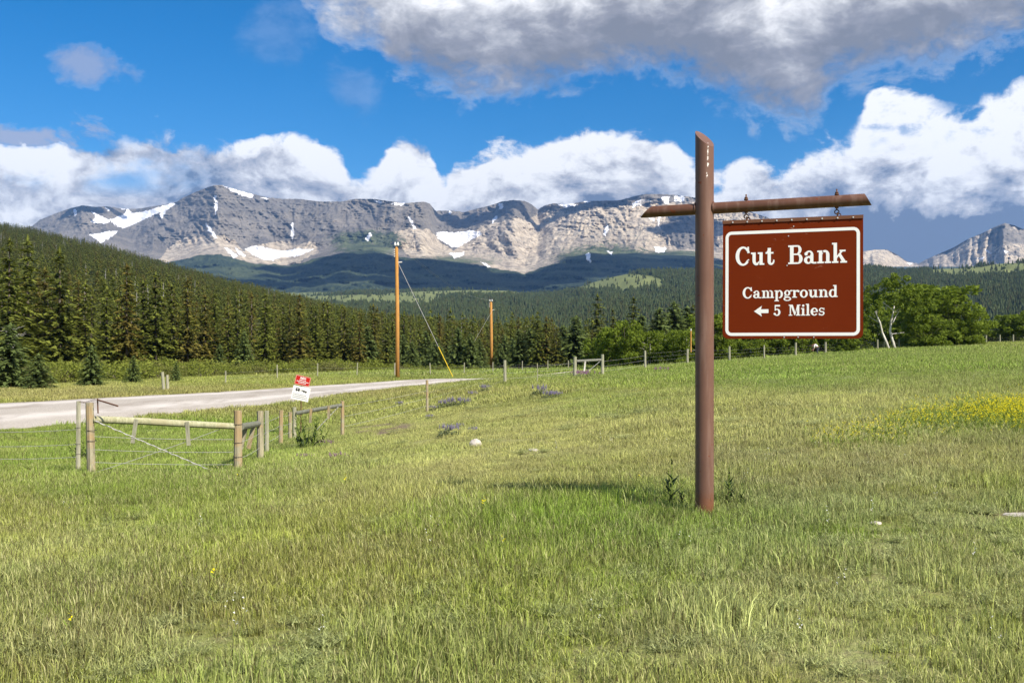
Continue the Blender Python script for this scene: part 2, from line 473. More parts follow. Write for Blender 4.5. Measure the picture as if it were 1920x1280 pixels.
# ---------------------------------------------------------------- meadow colours (what grows where)
PAL = dict(olive=(0.315, 0.350, 0.072), green=(0.185, 0.305, 0.038), pale=(0.455, 0.45, 0.17), sage=(0.36, 0.395, 0.18),
           dry=(0.42, 0.35, 0.16), red=(0.27, 0.19, 0.09))
PAL = {k: np.array(v) for k, v in PAL.items()}
def img_of(X, Y, g):
    Yc = np.maximum(Y, 0.5)
    return PX0 + F * X / Yc, PY0 + F * (EYE - g) / Yc
def zone(px, py, cx, cy, rx, ry, soft=0.6):
    r = np.sqrt(((px - cx) / rx) ** 2 + ((py - cy) / ry) ** 2)
    return 1 - sstep(r, 1 - soft, 1 + soft * 0.6)
def tone(X, Y, g):
    X = np.asarray(X, float); Y = np.asarray(Y, float)
    px, py = img_of(X, Y, g)
    n1 = fbm(X / 1.7, Y / 1.7, 3, 11); n2 = fbm(X / 0.6 + 3, Y / 0.6, 3, 12); n3 = fbm(X / 5, Y / 5, 3, 13); n4 = fbm(X / 2.6, Y / 3.6, 4, 14)
    w = {k: np.zeros(X.shape) for k in PAL}
    w['olive'] += 0.8
    gr = (zone(px, py, 1230, 1000, 430, 78) * 1.5 + zone(px, py, 320, 850, 420, 95) * 1.3 + zone(px, py, 1560, 690, 560, 52) * 1.2
          + zone(px, py, 1480, 712, 110, 22) * 1.5 + zone(px, py, 1850, 790, 150, 45) * 1.4 + zone(px, py, 900, 700, 300, 26) * 0.7
          + zone(px, py, 1120, 760, 120, 30) * 0.6)
    w['green'] += gr * np.clip(1 + n1 * 1.2, 0.2, 2) + np.clip(n4 * 1.5, 0, 1)
    pa = (zone(px, py, 950, 835, 400, 78) * 1.8 + zone(px, py, 1640, 790, 420, 75) * 1.7 + zone(px, py, 700, 900, 260, 50) * 0.8)
    w['pale'] += pa * np.clip(1 + n1, 0.1, 2) + np.clip(n2 * 0.7 + n3 * 0.8, 0, 1.2)
    sg = zone(px, py, 1650, 1080, 480, 260) * 0.9 + zone(px, py, 900, 1240, 900, 90) * 0.55 + zone(px, py, 60, 1130, 260, 120) * 0.5 + zone(px, py, 1480, 900, 200, 60) * 0.7
    w['sage'] += sg * np.clip(0.8 + n2 * 2.5, 0, 2.2)
    w['red'] += zone(px, py, 300, 742, 520, 12) * 0.5 + zone(px, py, 420, 775, 300, 12) * 0.5 + zone(px, py, 850, 715, 250, 14) * 0.3
    w['dry'] += zone(px, py, 300, 738, 900, 16) * 0.5 + np.clip(-n1 - 0.2, 0, 1) * 0.5 + zone(px, py, 1600, 880, 300, 40) * 0.3 + zone(px, py, 250, 770, 330, 14) * 0.9
    w['red'] += np.clip(-n4 - 0.32, 0, 1) * 0.9
    tot = sum(w.values())
    c = sum(w[k][..., None] * PAL[k] for k in PAL) / tot[..., None]
    c = c * (1 + 0.16 * n3 + 0.10 * n1)[..., None]
    return np.clip(c, 0.01, 0.7)
def bare(X, Y, g):
    px, py = img_of(X, Y, g)
    n = fbm(np.asarray(X) / 0.8, np.asarray(Y) / 0.8, 3, 31)
    b = zone(px, py, 745, 800, 60, 12) + zone(px, py, 690, 812, 70, 10) + zone(px, py, 1905, 966, 55, 12) * 1.2 + zone(px, py, 1640, 985, 60, 7) * 0.8
    b = b + zone(px, py, 110, 792, 200, 10) * 0.6 + zone(px, py, 180, 1000, 40, 8) * .5
    return np.clip(b * (1 + n), 0, 1)


def ground_material():
    m, N, out = mat_new('meadow_soil')
    c = N.attr('tone').outputs[0]
    p = pos(N)
    n = N.noise(p, 9.0, 6, 0.65)
    n2 = N.noise(p, 60.0, 3, 0.6)
    soil = N.mix(N.ramp01(n2, 0.3, 0.7), (0.16, 0.115, 0.07), (0.30, 0.235, 0.165))
    far = N.ramp01(N.vm('LENGTH', p) if False else N.n('ShaderNodeCameraData').outputs['View Distance'], 20, 60) if False else 0.6
    cov = N.mix(N.ramp01(n, 0.35, 0.65), N.mix(0.55, c, soil), N.mix(0.2, c, (0.09, 0.08, 0.03)))
    col = N.mix(N.attr('bare').outputs[2], cov, soil)
    principled(N, out, col, 0.95, 0.05, bump=N.noise(p, 22.0, 5, 0.7), bump_d=0.05, bump_s=0.8)
    return m
M_SOIL = ground_material()


def build_ground():
    xs = np.concatenate([np.arange(-320, -82, 12), np.arange(-80, -20, 1.5), np.arange(-20, 30, 0.75), np.arange(30, 120, 1.5), np.arange(124, 330, 12)])
    ys = np.concatenate([np.arange(-200, -20, 20), np.arange(-18, 3, 1.5), np.arange(3, 60, 0.75), np.arange(60, 178, 1.5)])
    X, Y = np.meshgrid(xs, ys)
    g = ground(X.ravel(), Y.ravel())
    rd = road_dist(X.ravel(), Y.ravel())
    z = g - 0.12 * (1 - sstep(rd, -1.0, 0.2))
    k, l = len(ys), len(xs)
    i = (np.arange(k - 1)[:, None] * l + np.arange(l - 1)[None]).ravel()
    f = np.stack([i, i + 1, i + l + 1, i + l], 1)
    t = tone(X.ravel(), Y.ravel(), g)
    b = bare(X.ravel(), Y.ravel(), g)
    o = new_obj('ground', np.stack([X.ravel(), Y.ravel(), z], 1), f, M_SOIL, smooth=True,
                attrs={'tone': ('FLOAT_COLOR', np.concatenate([t, np.ones((len(t), 1))], 1)), 'bare': ('FLOAT', b)})
    tag(o, kind='structure', label='uneven grassy meadow ground sloping down to the road')
build_ground()


def build_road():
    nl, nw = 260, 13
    RF, RN = edge_line(ROAD_FAR, nl), edge_line(ROAD_NEAR, nl)
    V, A = [], []
    for i in range(nl):
        w = 0.35 * fbm(np.array([i * 0.31]), np.array([2.2]), 3, 3)[0]
        w2 = 0.5 * fbm(np.array([i * 0.37]), np.array([9.2]), 3, 4)[0]
        d = (RF[i] - RN[i]); L = np.hypot(*d) + 1e-6; d = d / L
        a = RN[i] + d * w2; b = RF[i] + d * w
        for j in range(nw):
            t = j / (nw - 1)
            p = a + (b - a) * t
            V.append((p[0], p[1], 0.06 * math.sin(math.pi * t) - (0.09 if j in (0, nw - 1) else 0))); A.append(t)
    V = np.array(V)
    V[:, 2] += ground(V[:, 0], V[:, 1]) + 0.03
    i = (np.arange(nl - 1)[:, None] * nw + np.arange(nw - 1)[None]).ravel()
    f = np.stack([i, i + 1, i + nw + 1, i + nw], 1)[:, ::-1].copy()
    m, N, out = mat_new('gravel')
    p = pos(N)
    ac = N.attr('across').outputs[2]
    wv = N.m('ADD', ac, N.m('MULTIPLY', N.m('SUBTRACT', N.noise(p, 0.25, 3, 0.5), 0.5), 0.12))
    rut = N.m('PINGPONG', N.m('MULTIPLY', wv, 4.0), 1.0)
    sp = N.noise(p, 24.0, 4, 0.7)
    lo = N.noise(N.vm('MULTIPLY', p, (0.5, 0.16, 1)), 0.9, 5, 0.6)
    c = N.mix(N.ramp01(sp, 0.3, 0.7), (0.32, 0.28, 0.23), (0.58, 0.53, 0.47))
    c = N.mix(N.m('MULTIPLY', N.ramp01(rut, 0.45, 0.95), 0.7), c, (0.70, 0.65, 0.59))
    c = N.mix(N.m('MULTIPLY', N.ramp01(lo, 0.48, 0.66), 0.6), c, (0.30, 0.255, 0.21))
    principled(N, out, c, 0.95, 0.1, bump=sp, bump_d=0.03, bump_s=0.7)
    o = new_obj('gravel_road', V, f, m, smooth=True, attrs={'across': ('FLOAT', A)})
    tag(o, kind='structure', label='pale gravel road curving away below the meadow')
build_road()


# ---------------------------------------------------------------- mountains and hills, each row of the land at its own distance
def land(name, cols, rows, mat, relief=None, attrs_fn=None, label=None):
    """cols: px of each column; rows: list of (t, v[cols], Y[cols])"""
    px = np.asarray(cols, float)
    v = np.stack([r[0] for r in rows]); Y = np.stack([r[1] for r in rows])
    P = np.broadcast_to(px, v.shape)
    if relief is not None: v, Y = relief(P, v, Y)
    X = (P - PX0) / F * Y; Z = EYE + (PY0 - v) / F * Y
    k, l = v.shape
    i = (np.arange(k - 1)[:, None] * l + np.arange(l - 1)[None]).ravel()
    f = np.stack([i, i + 1, i + l + 1, i + l], 1)
    at_ = attrs_fn(P.ravel(), v.ravel(), Y.ravel()) if attrs_fn else None
    o = new_obj(name, np.stack([X.ravel(), Y.ravel(), Z.ravel()], 1), f, mat, smooth=True, attrs=at_)
    return tag(o, kind='structure', label=label)


def in_poly(x, y, poly):
    x = np.asarray(x); y = np.asarray(y); inside = np.zeros(x.shape, bool)
    n = len(poly)
    for i in range(n):
        x1, y1 = poly[i]; x2, y2 = poly[(i + 1) % n]
        c = ((y1 > y) != (y2 > y)) & (x < (x2 - x1) * (y - y1) / (y2 - y1 + 1e-12) + x1)
        inside ^= c
    return inside


def prof(px, pts):
    p = np.array(pts, float)
    return np.interp(px, p[:, 0], p[:, 1])


def rock_material():
    m, N, out = mat_new('mountain_rock')
    p = pos(N)
    tan = N.attr('tan').outputs[2]; forest = N.attr('forest').outputs[2]; snow = N.attr('snow').outputs[2]; scrub = N.attr('scrub').outputs[2]
    nA = N.noise(p, 0.0035, 8, 0.6); nB = N.noise(p, 0.02, 8, 0.68)
    # bedding: thin bands that run nearly level
    sx = N.vm('MULTIPLY', N.vm('ADD', p, N.vm('SCALE', N.noise(p, 0.002, 3, 0.5, color=True), scale=60)), (0.0006, 0.0006, 0.03))
    st = N.noise(sx, 1.0, 6, 0.7)
    # chutes that run down the face
    gy = N.noise(N.vm('MULTIPLY', p, (0.02, 0.004, 0.003)), 1.0, 6, 0.65)
    grey = N.mix(N.ramp01(nA, 0.35, 0.65), (0.160, 0.146, 0.130), (0.265, 0.235, 0.20))
    grey = N.mix(N.m('MULTIPLY', N.ramp01(st, 0.50, 0.66), 0.35), grey, (0.22, 0.20, 0.18))
    grey = N.mix(N.m('MULTIPLY', N.ramp01(gy, 0.5, 0.7), 0.5), grey, (0.27, 0.25, 0.22))
    tn = N.mix(N.ramp01(nB, 0.35, 0.65), (0.37, 0.305, 0.225), (0.63, 0.54, 0.42))
    tn = N.mix(N.m('MULTIPLY', N.ramp01(st, 0.54, 0.64), 0.5), tn, (0.26, 0.21, 0.17))
    tn = N.mix(N.m('MULTIPLY', N.ramp01(nA, 0.52, 0.62), 0.35), tn, (0.25, 0.22, 0.20))
    rk = N.mix(N.ramp01(N.m('ADD', tan, N.m('MULTIPLY', N.m('SUBTRACT', nB, 0.5), 0.9)), 0.35, 0.65), grey, tn)
    rk = N.mix(N.m('MULTIPLY', N.ramp01(nB, 0.52, 0.42), 0.45), rk, N.mix(0.6, rk, (0.04, 0.04, 0.05)))
    sc = N.ramp01(N.m('ADD', scrub, N.m('MULTIPLY', N.m('SUBTRACT', nB, 0.5), 2.2)), 0.45, 0.62)
    rk = N.mix(sc, rk, N.mix(N.ramp01(nA, 0.4, 0.6), (0.05, 0.065, 0.035), (0.13, 0.15, 0.075)))
    tr = N.noise(N.vm('MULTIPLY', p, (1, 0.5, 0.45)), 0.09, 4, 0.7)
    tree = N.mix(N.ramp01(tr, 0.38, 0.62), (0.012, 0.024, 0.018), (0.062, 0.082, 0.042))
    tree = N.mix(N.m('MULTIPLY', N.ramp01(nA, 0.50, 0.66), 0.5), tree, (0.10, 0.12, 0.055))
    rk = N.mix(N.ramp01(N.m('ADD', forest, N.m('MULTIPLY', N.m('SUBTRACT', nB, 0.5), 0.7)), 0.42, 0.58), rk, tree)
    mead = N.attr('meadow').outputs[2]
    rk = N.mix(N.ramp01(N.m('ADD', mead, N.m('MULTIPLY', N.m('SUBTRACT', nB, 0.5), 1.2)), 0.4, 0.6), rk, N.mix(nA, (0.14, 0.17, 0.06), (0.21, 0.23, 0.10)))
    sn = N.ramp01(N.m('ADD', snow, N.m('MULTIPLY', N.m('SUBTRACT', nB, 0.5), 0.5)), 0.42, 0.56)
    rk = N.mix(sn, rk, (0.92, 0.92, 0.94))
    h = N.m('ADD', N.m('MULTIPLY', nB, 1.0), N.m('MULTIPLY', st, 0.7))
    h = N.m('MULTIPLY', N.m('ADD', h, N.m('MULTIPLY', gy, 0.8)), N.m('SUBTRACT', 1.0, N.m('MULTIPLY', sn, 0.9)))
    principled(N, out, rk, 0.95, 0.1, bump=h, bump_d=17.0, bump_s=0.85)
    return m
M_ROCK = rock_material()

SKY = [(-300, 440), (-100, 436), (20, 434), (60, 424), (75, 412), (105, 400), (130, 391), (155, 385), (178, 388), (200, 387), (235, 392), (262, 391), (280, 388),
       (300, 385), (330, 379), (345, 370), (362, 362), (390, 351), (404, 347), (416, 347), (430, 352), (460, 360), (500, 370), (530, 373), (560, 373), (600, 378),
       (640, 378), (665, 373), (700, 373), (735, 378), (760, 381), (795, 378), (806, 382), (816, 395), (850, 395), (870, 398), (895, 391), (920, 385),
       (940, 378), (962, 375), (985, 377), (998, 384), (1008, 393), (1020, 386), (1038, 381), (1058, 384), (1100, 377), (1160, 376), (1190, 368),
       (1210, 364), (1240, 364), (1270, 366), (1300, 370), (1345, 384), (1400, 395), (1440, 408), (1500, 446), (1560, 486), (1600, 498), (1650, 506)]
TOPY = [(-300, 8200), (60, 8200), (160, 7600), (260, 8300), (330, 7600), (410, 6900), (520, 7500), (650, 7300), (795, 6700), (822, 8200), (880, 8300), (965, 7300),
        (1008, 8000), (1060, 7300), (1250, 7200), (1340, 7500), (1440, 6900), (1650, 6700)]
TREELINE = [(-300, 470), (200, 480), (290, 487), (315, 492), (340, 487), (375, 478), (410, 476), (440, 484), (480, 494), (540, 498), (590, 486), (640, 474), (700, 470), (745, 482),
            (800, 486), (850, 490), (900, 497), (950, 508), (985, 512), (1020, 500), (1060, 488), (1110, 480), (1180, 481), (1240, 486), (1300, 484), (1400, 490), (1650, 515)]
TAN = [[(296, 492), (312, 470), (330, 452), (352, 444), (420, 442), (440, 452), (455, 470), (470, 480), (440, 486), (400, 478), (372, 492)],
       [(440, 492), (470, 462), (520, 452), (560, 458), (588, 452), (600, 470), (560, 494), (500, 500)],
       [(742, 434), (768, 428), (806, 430), (820, 448), (850, 470), (880, 448), (900, 424), (940, 416), (958, 406), (985, 414), (1010, 400), (1040, 396), (1100, 392),
        (1180, 384), (1300, 380), (1420, 402), (1500, 450), (1600, 500), (1500, 520), (1280, 500), (1180, 500), (1000, 530), (900, 510), (800, 494), (770, 486), (748, 460)]]
GREYP = [[(1238, 425), (1262, 408), (1300, 404), (1345, 410), (1345, 470), (1270, 468)], [(1100, 378), (1190, 370), (1180, 384), (1120, 388), (1060, 400), (1040, 388)]]  # tan left out here: grey puts cloud shade into the rock colour
SNOW = [[(165, 440), (185, 438), (200, 434), (222, 432), (215, 440), (205, 446), (196, 452), (188, 456), (180, 448)],
        [(168, 416), (180, 408), (172, 397), (170, 394), (184, 402), (196, 408), (208, 414), (200, 420), (180, 419)],
        [(205, 412), (222, 406), (232, 402), (240, 391), (246, 400), (262, 398), (285, 392), (300, 388), (322, 380), (330, 383), (312, 394), (290, 402), (270, 412), (252, 420), (232, 428), (218, 424)],
        [(138, 392), (142, 392), (144, 402), (140, 406)], [(196, 389), (208, 392), (205, 396)], [(220, 388), (238, 391), (232, 394)],
        [(418, 348), (434, 352), (456, 359), (476, 365), (472, 372), (452, 366), (434, 358)], [(480, 370), (505, 371), (500, 374)],
        [(400, 365), (405, 366), (408, 384), (405, 404), (402, 400), (403, 382)], [(384, 416), (396, 428), (408, 446), (404, 448), (392, 434)],
        [(546, 416), (550, 418), (552, 440), (548, 452), (545, 440)], [(302, 396), (312, 396), (304, 410), (300, 406)],
        [(460, 466), (478, 460), (492, 462), (512, 468), (536, 470), (560, 466), (588, 468), (560, 480), (530, 482), (510, 488), (490, 486), (474, 478)],
        [(420, 462), (432, 468), (446, 480), (438, 484), (428, 474)], [(440, 463), (450, 470), (462, 480), (456, 481), (446, 474)],
        [(700, 374), (720, 379), (716, 382), (702, 378)], [(732, 381), (760, 380), (754, 386), (738, 385)],
        [(764, 404), (772, 412), (780, 428), (776, 430), (770, 418)],
        [(818, 436), (830, 434), (850, 436), (880, 432), (900, 434), (905, 438), (880, 452), (862, 462), (848, 464), (832, 454), (820, 446)],
        [(842, 474), (856, 474), (872, 472), (868, 480), (852, 484)], [(900, 490), (912, 494), (920, 502), (912, 500)],
        [(934, 382), (942, 382), (943, 392), (936, 392)], [(922, 420), (934, 408), (930, 404), (922, 412)],
        [(1046, 384), (1070, 381), (1084, 384), (1060, 390)], [(1090, 378), (1108, 376), (1104, 380)],
        [(1186, 382), (1200, 374), (1216, 374), (1220, 378), (1200, 386), (1186, 390)], [(1240, 370), (1256, 368), (1254, 382), (1246, 384)],
        [(1262, 368), (1284, 366), (1282, 378), (1266, 378)], [(1216, 408), (1228, 410), (1226, 416)], [(1232, 404), (1239, 405), (1236, 428), (1233, 420)],
        [(1226, 462), (1250, 464), (1246, 474), (1228, 472)], [(1134, 444), (1142, 430), (1138, 418), (1132, 434)], [(1136, 470), (1150, 472), (1146, 478)],
        [(1098, 476), (1106, 474), (1108, 492), (1100, 488)], [(840, 378), (846, 400), (842, 402)], [(684, 448), (694, 436), (698, 440), (690, 452)]]
def poly_mask(P, v, polys, seed, amp=2.5, sc=9.0):
    wx = P + amp * fbm(P / sc, v / sc, 3, seed); wy = v + amp * 0.7 * fbm(P / sc + 9, v / sc + 5, 3, seed + 1)
    m = np.zeros(P.shape)
    for q in polys: m = np.maximum(m, in_poly(wx, wy, q))
    return m


def build_main_mountain():
    px = np.arange(-300, 1650, 1.6)
    vT = prof(px, SKY) + 1.2 * fbm(px / 6, px * 0, 4, 41)
    YT = prof(px, TOPY)
    ksm = np.ones(9) / 9; YT = np.convolve(np.pad(YT, 4, 'edge'), ksm, 'valid')
    vB = prof(px, TREELINE); YB = np.full(px.shape, 5300.0) + 200 * fbm(px / 120, px * 0, 2, 42)
    YB = np.minimum(YB, YT - 900)
    rows = []
    for t in np.linspace(0, 1, 56):
        rows.append((np.full(px.shape, 600.0) * (1 - t) + vB * t + 0 * px, 3000 + (YB - 3000) * t ** 1.3))
    for t in np.linspace(0, 1, 120)[1:]:
        # talus lies back, cliffs stand up
        s = 0.42 * t + 0.58 * t ** 2.2 if False else t ** 0.75
        rows.append((vB + (vT - vB) * t, YB + (YT - YB) * s))
    for t in (0.15, 0.5, 1.0):
        rows.append((vT + 40 * t, YT + 1800 * t))
    K = len(rows)
    def relief(P, v, Y):
        tt = np.clip((prof(P[0], TREELINE)[None] - v) / np.maximum(prof(P[0], TREELINE) - vT, 8)[None], 0, 1)
        rock = sstep(tt, 0.0, 0.25) * (1 - np.clip((np.arange(K) - (K - 4)) / 1.0, 0, 1))[:, None]
        big = fbm(P / 85, v / 70, 3, 51) * 520
        gul = fbm((P + 0.55 * v * np.sign(fbm(P / 140, P * 0 + 3, 2, 57))) / 24 + 0.5 * fbm(P / 40, v / 30, 3, 5), v / 48, 5, 52, ridged=True) * 115
        fine = fbm(P / 7, v / 5, 4, 53) * 52
        strata = fbm(P / 110, (v - 0.06 * P + 4 * fbm(P / 60, v / 40, 2, 58)) / 4.2, 3, 54) * 42 * (0.4 + 0.8 * sstep(fbm(P / 90, v / 25, 2, 59), -0.2, 0.4))
        Y = Y + rock * (big * 0.75 + gul + fine + strata)
        low = (1 - sstep(tt, 0, 0.1))
        Y = Y + low * 260 * fbm(P / 60, v / 14, 4, 55) * sstep(590 - v, 0, 40)
        return v, Y
    def at_(P, v, Y):
        tl = prof(P, TREELINE)
        fo = np.clip(0.5 + (v - tl) / 7.0 + 0.6 * fbm(P / 18, v / 8, 4, 61), 0, 1)
        tan = poly_mask(P, v, TAN, 62, 7, 14) * (1 - poly_mask(P, v, GREYP, 63, 8, 14))
        snow = poly_mask(P, v, SNOW, 64, 3.4, 5)
        scr = zone(P, v, 690, 452, 90, 26) * 0.75 + zone(P, v, 1130, 476, 130, 20) * 0.55 + zone(P, v, 1160, 440, 130, 26) * 0.32 + zone(P, v, 880, 486, 100, 12) * 0.4 + zone(P, v, 1280, 482, 60, 16) * 0.6
        scr = scr + np.clip(1 - np.abs(tl - v) / 16, 0, 1) * 0.35
        mead = zone(P, v, 560, 556, 160, 10) * 0.8 + zone(P, v, 700, 560, 120, 12) * 0.4
        return {'forest': ('FLOAT', fo * (1 - snow)), 'tan': ('FLOAT', tan), 'snow': ('FLOAT', snow), 'scrub': ('FLOAT', np.clip(scr, 0, 1)), 'meadow': ('FLOAT', mead)}
    land('mountain', px, rows, M_ROCK, relief, at_, 'long grey and tan rock mountain ridge with snow patches above dark forest slopes')
build_main_mountain()


def build_right_mountain():
    px = np.arange(1480, 2300, 2.0)
    S = [(1480, 520), (1560, 496), (1590, 482), (1612, 472), (1640, 468), (1662, 468), (1680, 476), (1700, 490), (1722, 494), (1742, 484), (1765, 474), (1790, 463), (1815, 448),
         (1840, 438), (1862, 427), (1884, 418), (1900, 422), (1925, 432), (1960, 436), (2020, 420), (2100, 440), (2300, 480)]
    vT = prof(px, S) + 0.9 * fbm(px / 5, px * 0, 4, 71)
    YT = prof(px, [(1480, 7600), (1640, 7300), (1712, 8600), (1760, 7700), (1884, 6900), (2000, 7700), (2300, 7400)])
    rows = []
    for t in np.linspace(0, 1, 90):
        rows.append((530 + (vT - 530) * t, 5200 + (YT - 5200) * t ** 0.8))
    for t in (0.2, 1.0): rows.append((vT + 40 * t, YT + 1500 * t))
    K = len(rows)
    def relief(P, v, Y):
        k = (np.arange(K) < K - 3)[:, None]
        return v, Y + k * (fbm(P / 60, v / 90, 3, 72) * 320 + fbm(P / 16, v / 50, 4, 73, ridged=True) * 150 + fbm(P / 5, v / 6, 3, 74) * 40 + fbm(P / 200, (v + 0.25 * P) / 5, 3, 75) * 50)
    def at_(P, v, Y):
        tan = np.clip(0.75 + 0.6 * fbm(P / 30, v / 18, 3, 76) - zone(P, v, 1890, 440, 60, 30) * 0.5, 0, 1)
        sn = poly_mask(P, v, [[(1846, 466), (1854, 470), (1860, 476), (1852, 474)], [(1880, 468), (1892, 472), (1886, 475)], [(1832, 484), (1846, 482), (1842, 487)], [(1700, 492), (1712, 493), (1706, 497)]], 77, 1.5, 5)
        fo = np.clip(0.5 + (v - 500) / 8, 0, 1)
        return {'forest': ('FLOAT', fo), 'tan': ('FLOAT', tan), 'snow': ('FLOAT', sn), 'scrub': ('FLOAT', np.full(P.shape, 0.15)), 'meadow': ('FLOAT', P * 0)}
    land('mountain', px, rows, M_ROCK, relief, at_, 'pointed tan rock peak at the right edge beyond the forested ridge')
build_right_mountain()


def floor_material():
    m, N, out = mat_new('forest_floor')
    p = pos(N)
    n = N.noise(p, 0.03, 6, 0.6); n2 = N.noise(p, 0.5, 5, 0.7)
    c = N.mix(N.ramp01(n2, 0.35, 0.65), (0.025, 0.032, 0.014), (0.085, 0.09, 0.035))
    md = N.mix(N.ramp01(n2, 0.3, 0.7), (0.14, 0.17, 0.055), (0.22, 0.235, 0.10))
    c = N.mix(N.ramp01(N.m('ADD', N.attr('meadow').outputs[2], N.m('MULTIPLY', N.m('SUBTRACT', n, 0.5), 0.6)), 0.4, 0.55), c, md)
    principled(N, out, c, 0.95, 0.05, bump=n2, bump_d=0.6, bump_s=0.6)
    return m
M_FLOOR = floor_material()

# the forested ridge across the valley
RIDGE = [(-700, 560), (200, 556), (380, 556), (480, 556), (560, 556), (620, 552), (700, 547), (780, 546), (850, 543), (950, 545), (1000, 552), (1045, 550), (1080, 540), (1110, 530),
         (1150, 519), (1190, 511), (1240, 508), (1300, 509), (1400, 512), (1500, 508), (1600, 502), (1640, 503), (1700, 510), (1740, 505), (1800, 503), (1850, 496),
         (1920, 492), (2000, 488), (2300, 470), (2700, 460)]
def ridge_meadow(P, Y, v):
    return np.clip(zone(P, v, 1175, 527, 90, 15) * 1.1 + zone(P, v, 1100, 538, 50, 8) + zone(P, v, 730, 562, 130, 14) * 0.9 + zone(P, v, 900, 549, 150, 6) * 1.0
                   + zone(P, v, 1830, 510, 110, 11) * 1.0 + zone(P, v, 1900, 500, 50, 9) + zone(P, v, 560, 560, 130, 8) * .8 + zone(P, v, 1150, 536, 80, 10) * .8 + 0.35 * fbm(P / 25, v / 7, 3, 81) - 0.12, 0, 1)
def ridge_rows(px):
    crest = prof(px, RIDGE)
    YC = prof(px, [(-700, 3200), (600, 3000), (850, 2900), (1000, 2700), (1150, 2500), (1300, 2400), (1700, 2300), (1920, 2100), (2700, 1900)])
    g170 = -14.0
    rows, ts = [], []
    g1 = EYE + (PY0 - 633.0) / F * 900
    gC = EYE + (PY0 - crest) / F * YC
    for t in np.linspace(0, 1, 5)[:-1]:
        Y = 176 + (900 - 176) * t + 0 * px
        g = -6.0 * (1 - t) + g1 * t - 9 * math.sin(math.pi * t)
        rows.append((PY0 + F * (EYE - g) / Y, Y))
    for t in np.linspace(0, 1, 70):
        Y = 900 + (YC - 900) * t
        s = t ** 1.1
        g = g1 + (gC - g1) * s + 16 * fbm(px / 70, np.full(px.shape, t * 3.0), 3, 82) * math.sin(math.pi * t) ** 0.7 + 8 * fbm(px / 22, np.full(px.shape, t * 9.0), 3, 83) * math.sin(math.pi * t) ** 0.7
        rows.append((PY0 + F * (EYE - g) / Y, Y))
    for t in (0.3, 1.0):
        Y = YC + 700 * t
        rows.append((PY0 + F * (EYE - (gC - 90 * t)) / Y, Y))
    return rows
_rpx = np.arange(-700, 2700, 8.0)
_RR = ridge_rows(_rpx)
land('forested_ridge', _rpx, _RR, M_FLOOR, None, lambda P, v, Y: {'meadow': ('FLOAT', ridge_meadow(P, Y, v))}, 'dark forested ridge across the valley with pale green clearings')

# the hillside on the left
HILL = [(-700, 352), (-300, 388), (0, 430), (60, 440), (120, 455), (200, 473), (300, 503), (400, 531), (480, 552), (560, 572), (640, 594), (700, 606), (780, 618), (880, 634), (960, 646), (1100, 656)]
def hill_D(px): return prof(px, [(-700, 1500), (0, 1350), (300, 1150), (560, 980), (700, 850), (880, 620), (960, 480), (1100, 330)])
def hill_g(px, Y):
    """height of the left hillside at distance Y"""
    D = hill_D(px); vC = prof(px, HILL)
    gC = EYE + (PY0 - vC) / F * D
    g0 = -2.2 - 1.6 * sstep(px, 300, 900)
    t = np.clip((Y - 140) / (D - 140), 0, 1.4)
    g = g0 + (gC - g0) * np.minimum(t, 1) ** 1.12 + 3.5 * fbm(px / 90, Y / 130, 3, 91) * np.clip(t * 3, 0, 1) * (1 - 0.7 * np.clip(t, 0, 1))
    return g - np.maximum(t - 1, 0) * 90
def build_hill():
    px = np.arange(-900, 1101, 10.0)
    rows = []
    for s in np.concatenate([[0.0], np.linspace(0.004, 1, 60) ** 1.4, [1.04, 1.12, 1.3]]):
        Y = 150 + (hill_D(px) - 150) * s
        rows.append((PY0 + F * (EYE - (hill_g(px, Y) - (2.0 if s == 0 else 0.25))) / Y, Y))
    land('hillside', px, rows, M_FLOOR, None, lambda P, v, Y: {'meadow': ('FLOAT', P * 0)}, 'steep hillside under spruce forest left of the valley')
build_hill()


# ---------------------------------------------------------------- instanced ground cover (what nobody could count)
def rot_points(n, rng, tilt=0.08):
    return np.stack([rng.uniform(-tilt, tilt, n), rng.uniform(-tilt, tilt, n), rng.uniform(0, 2 * math.pi, n)], 1)


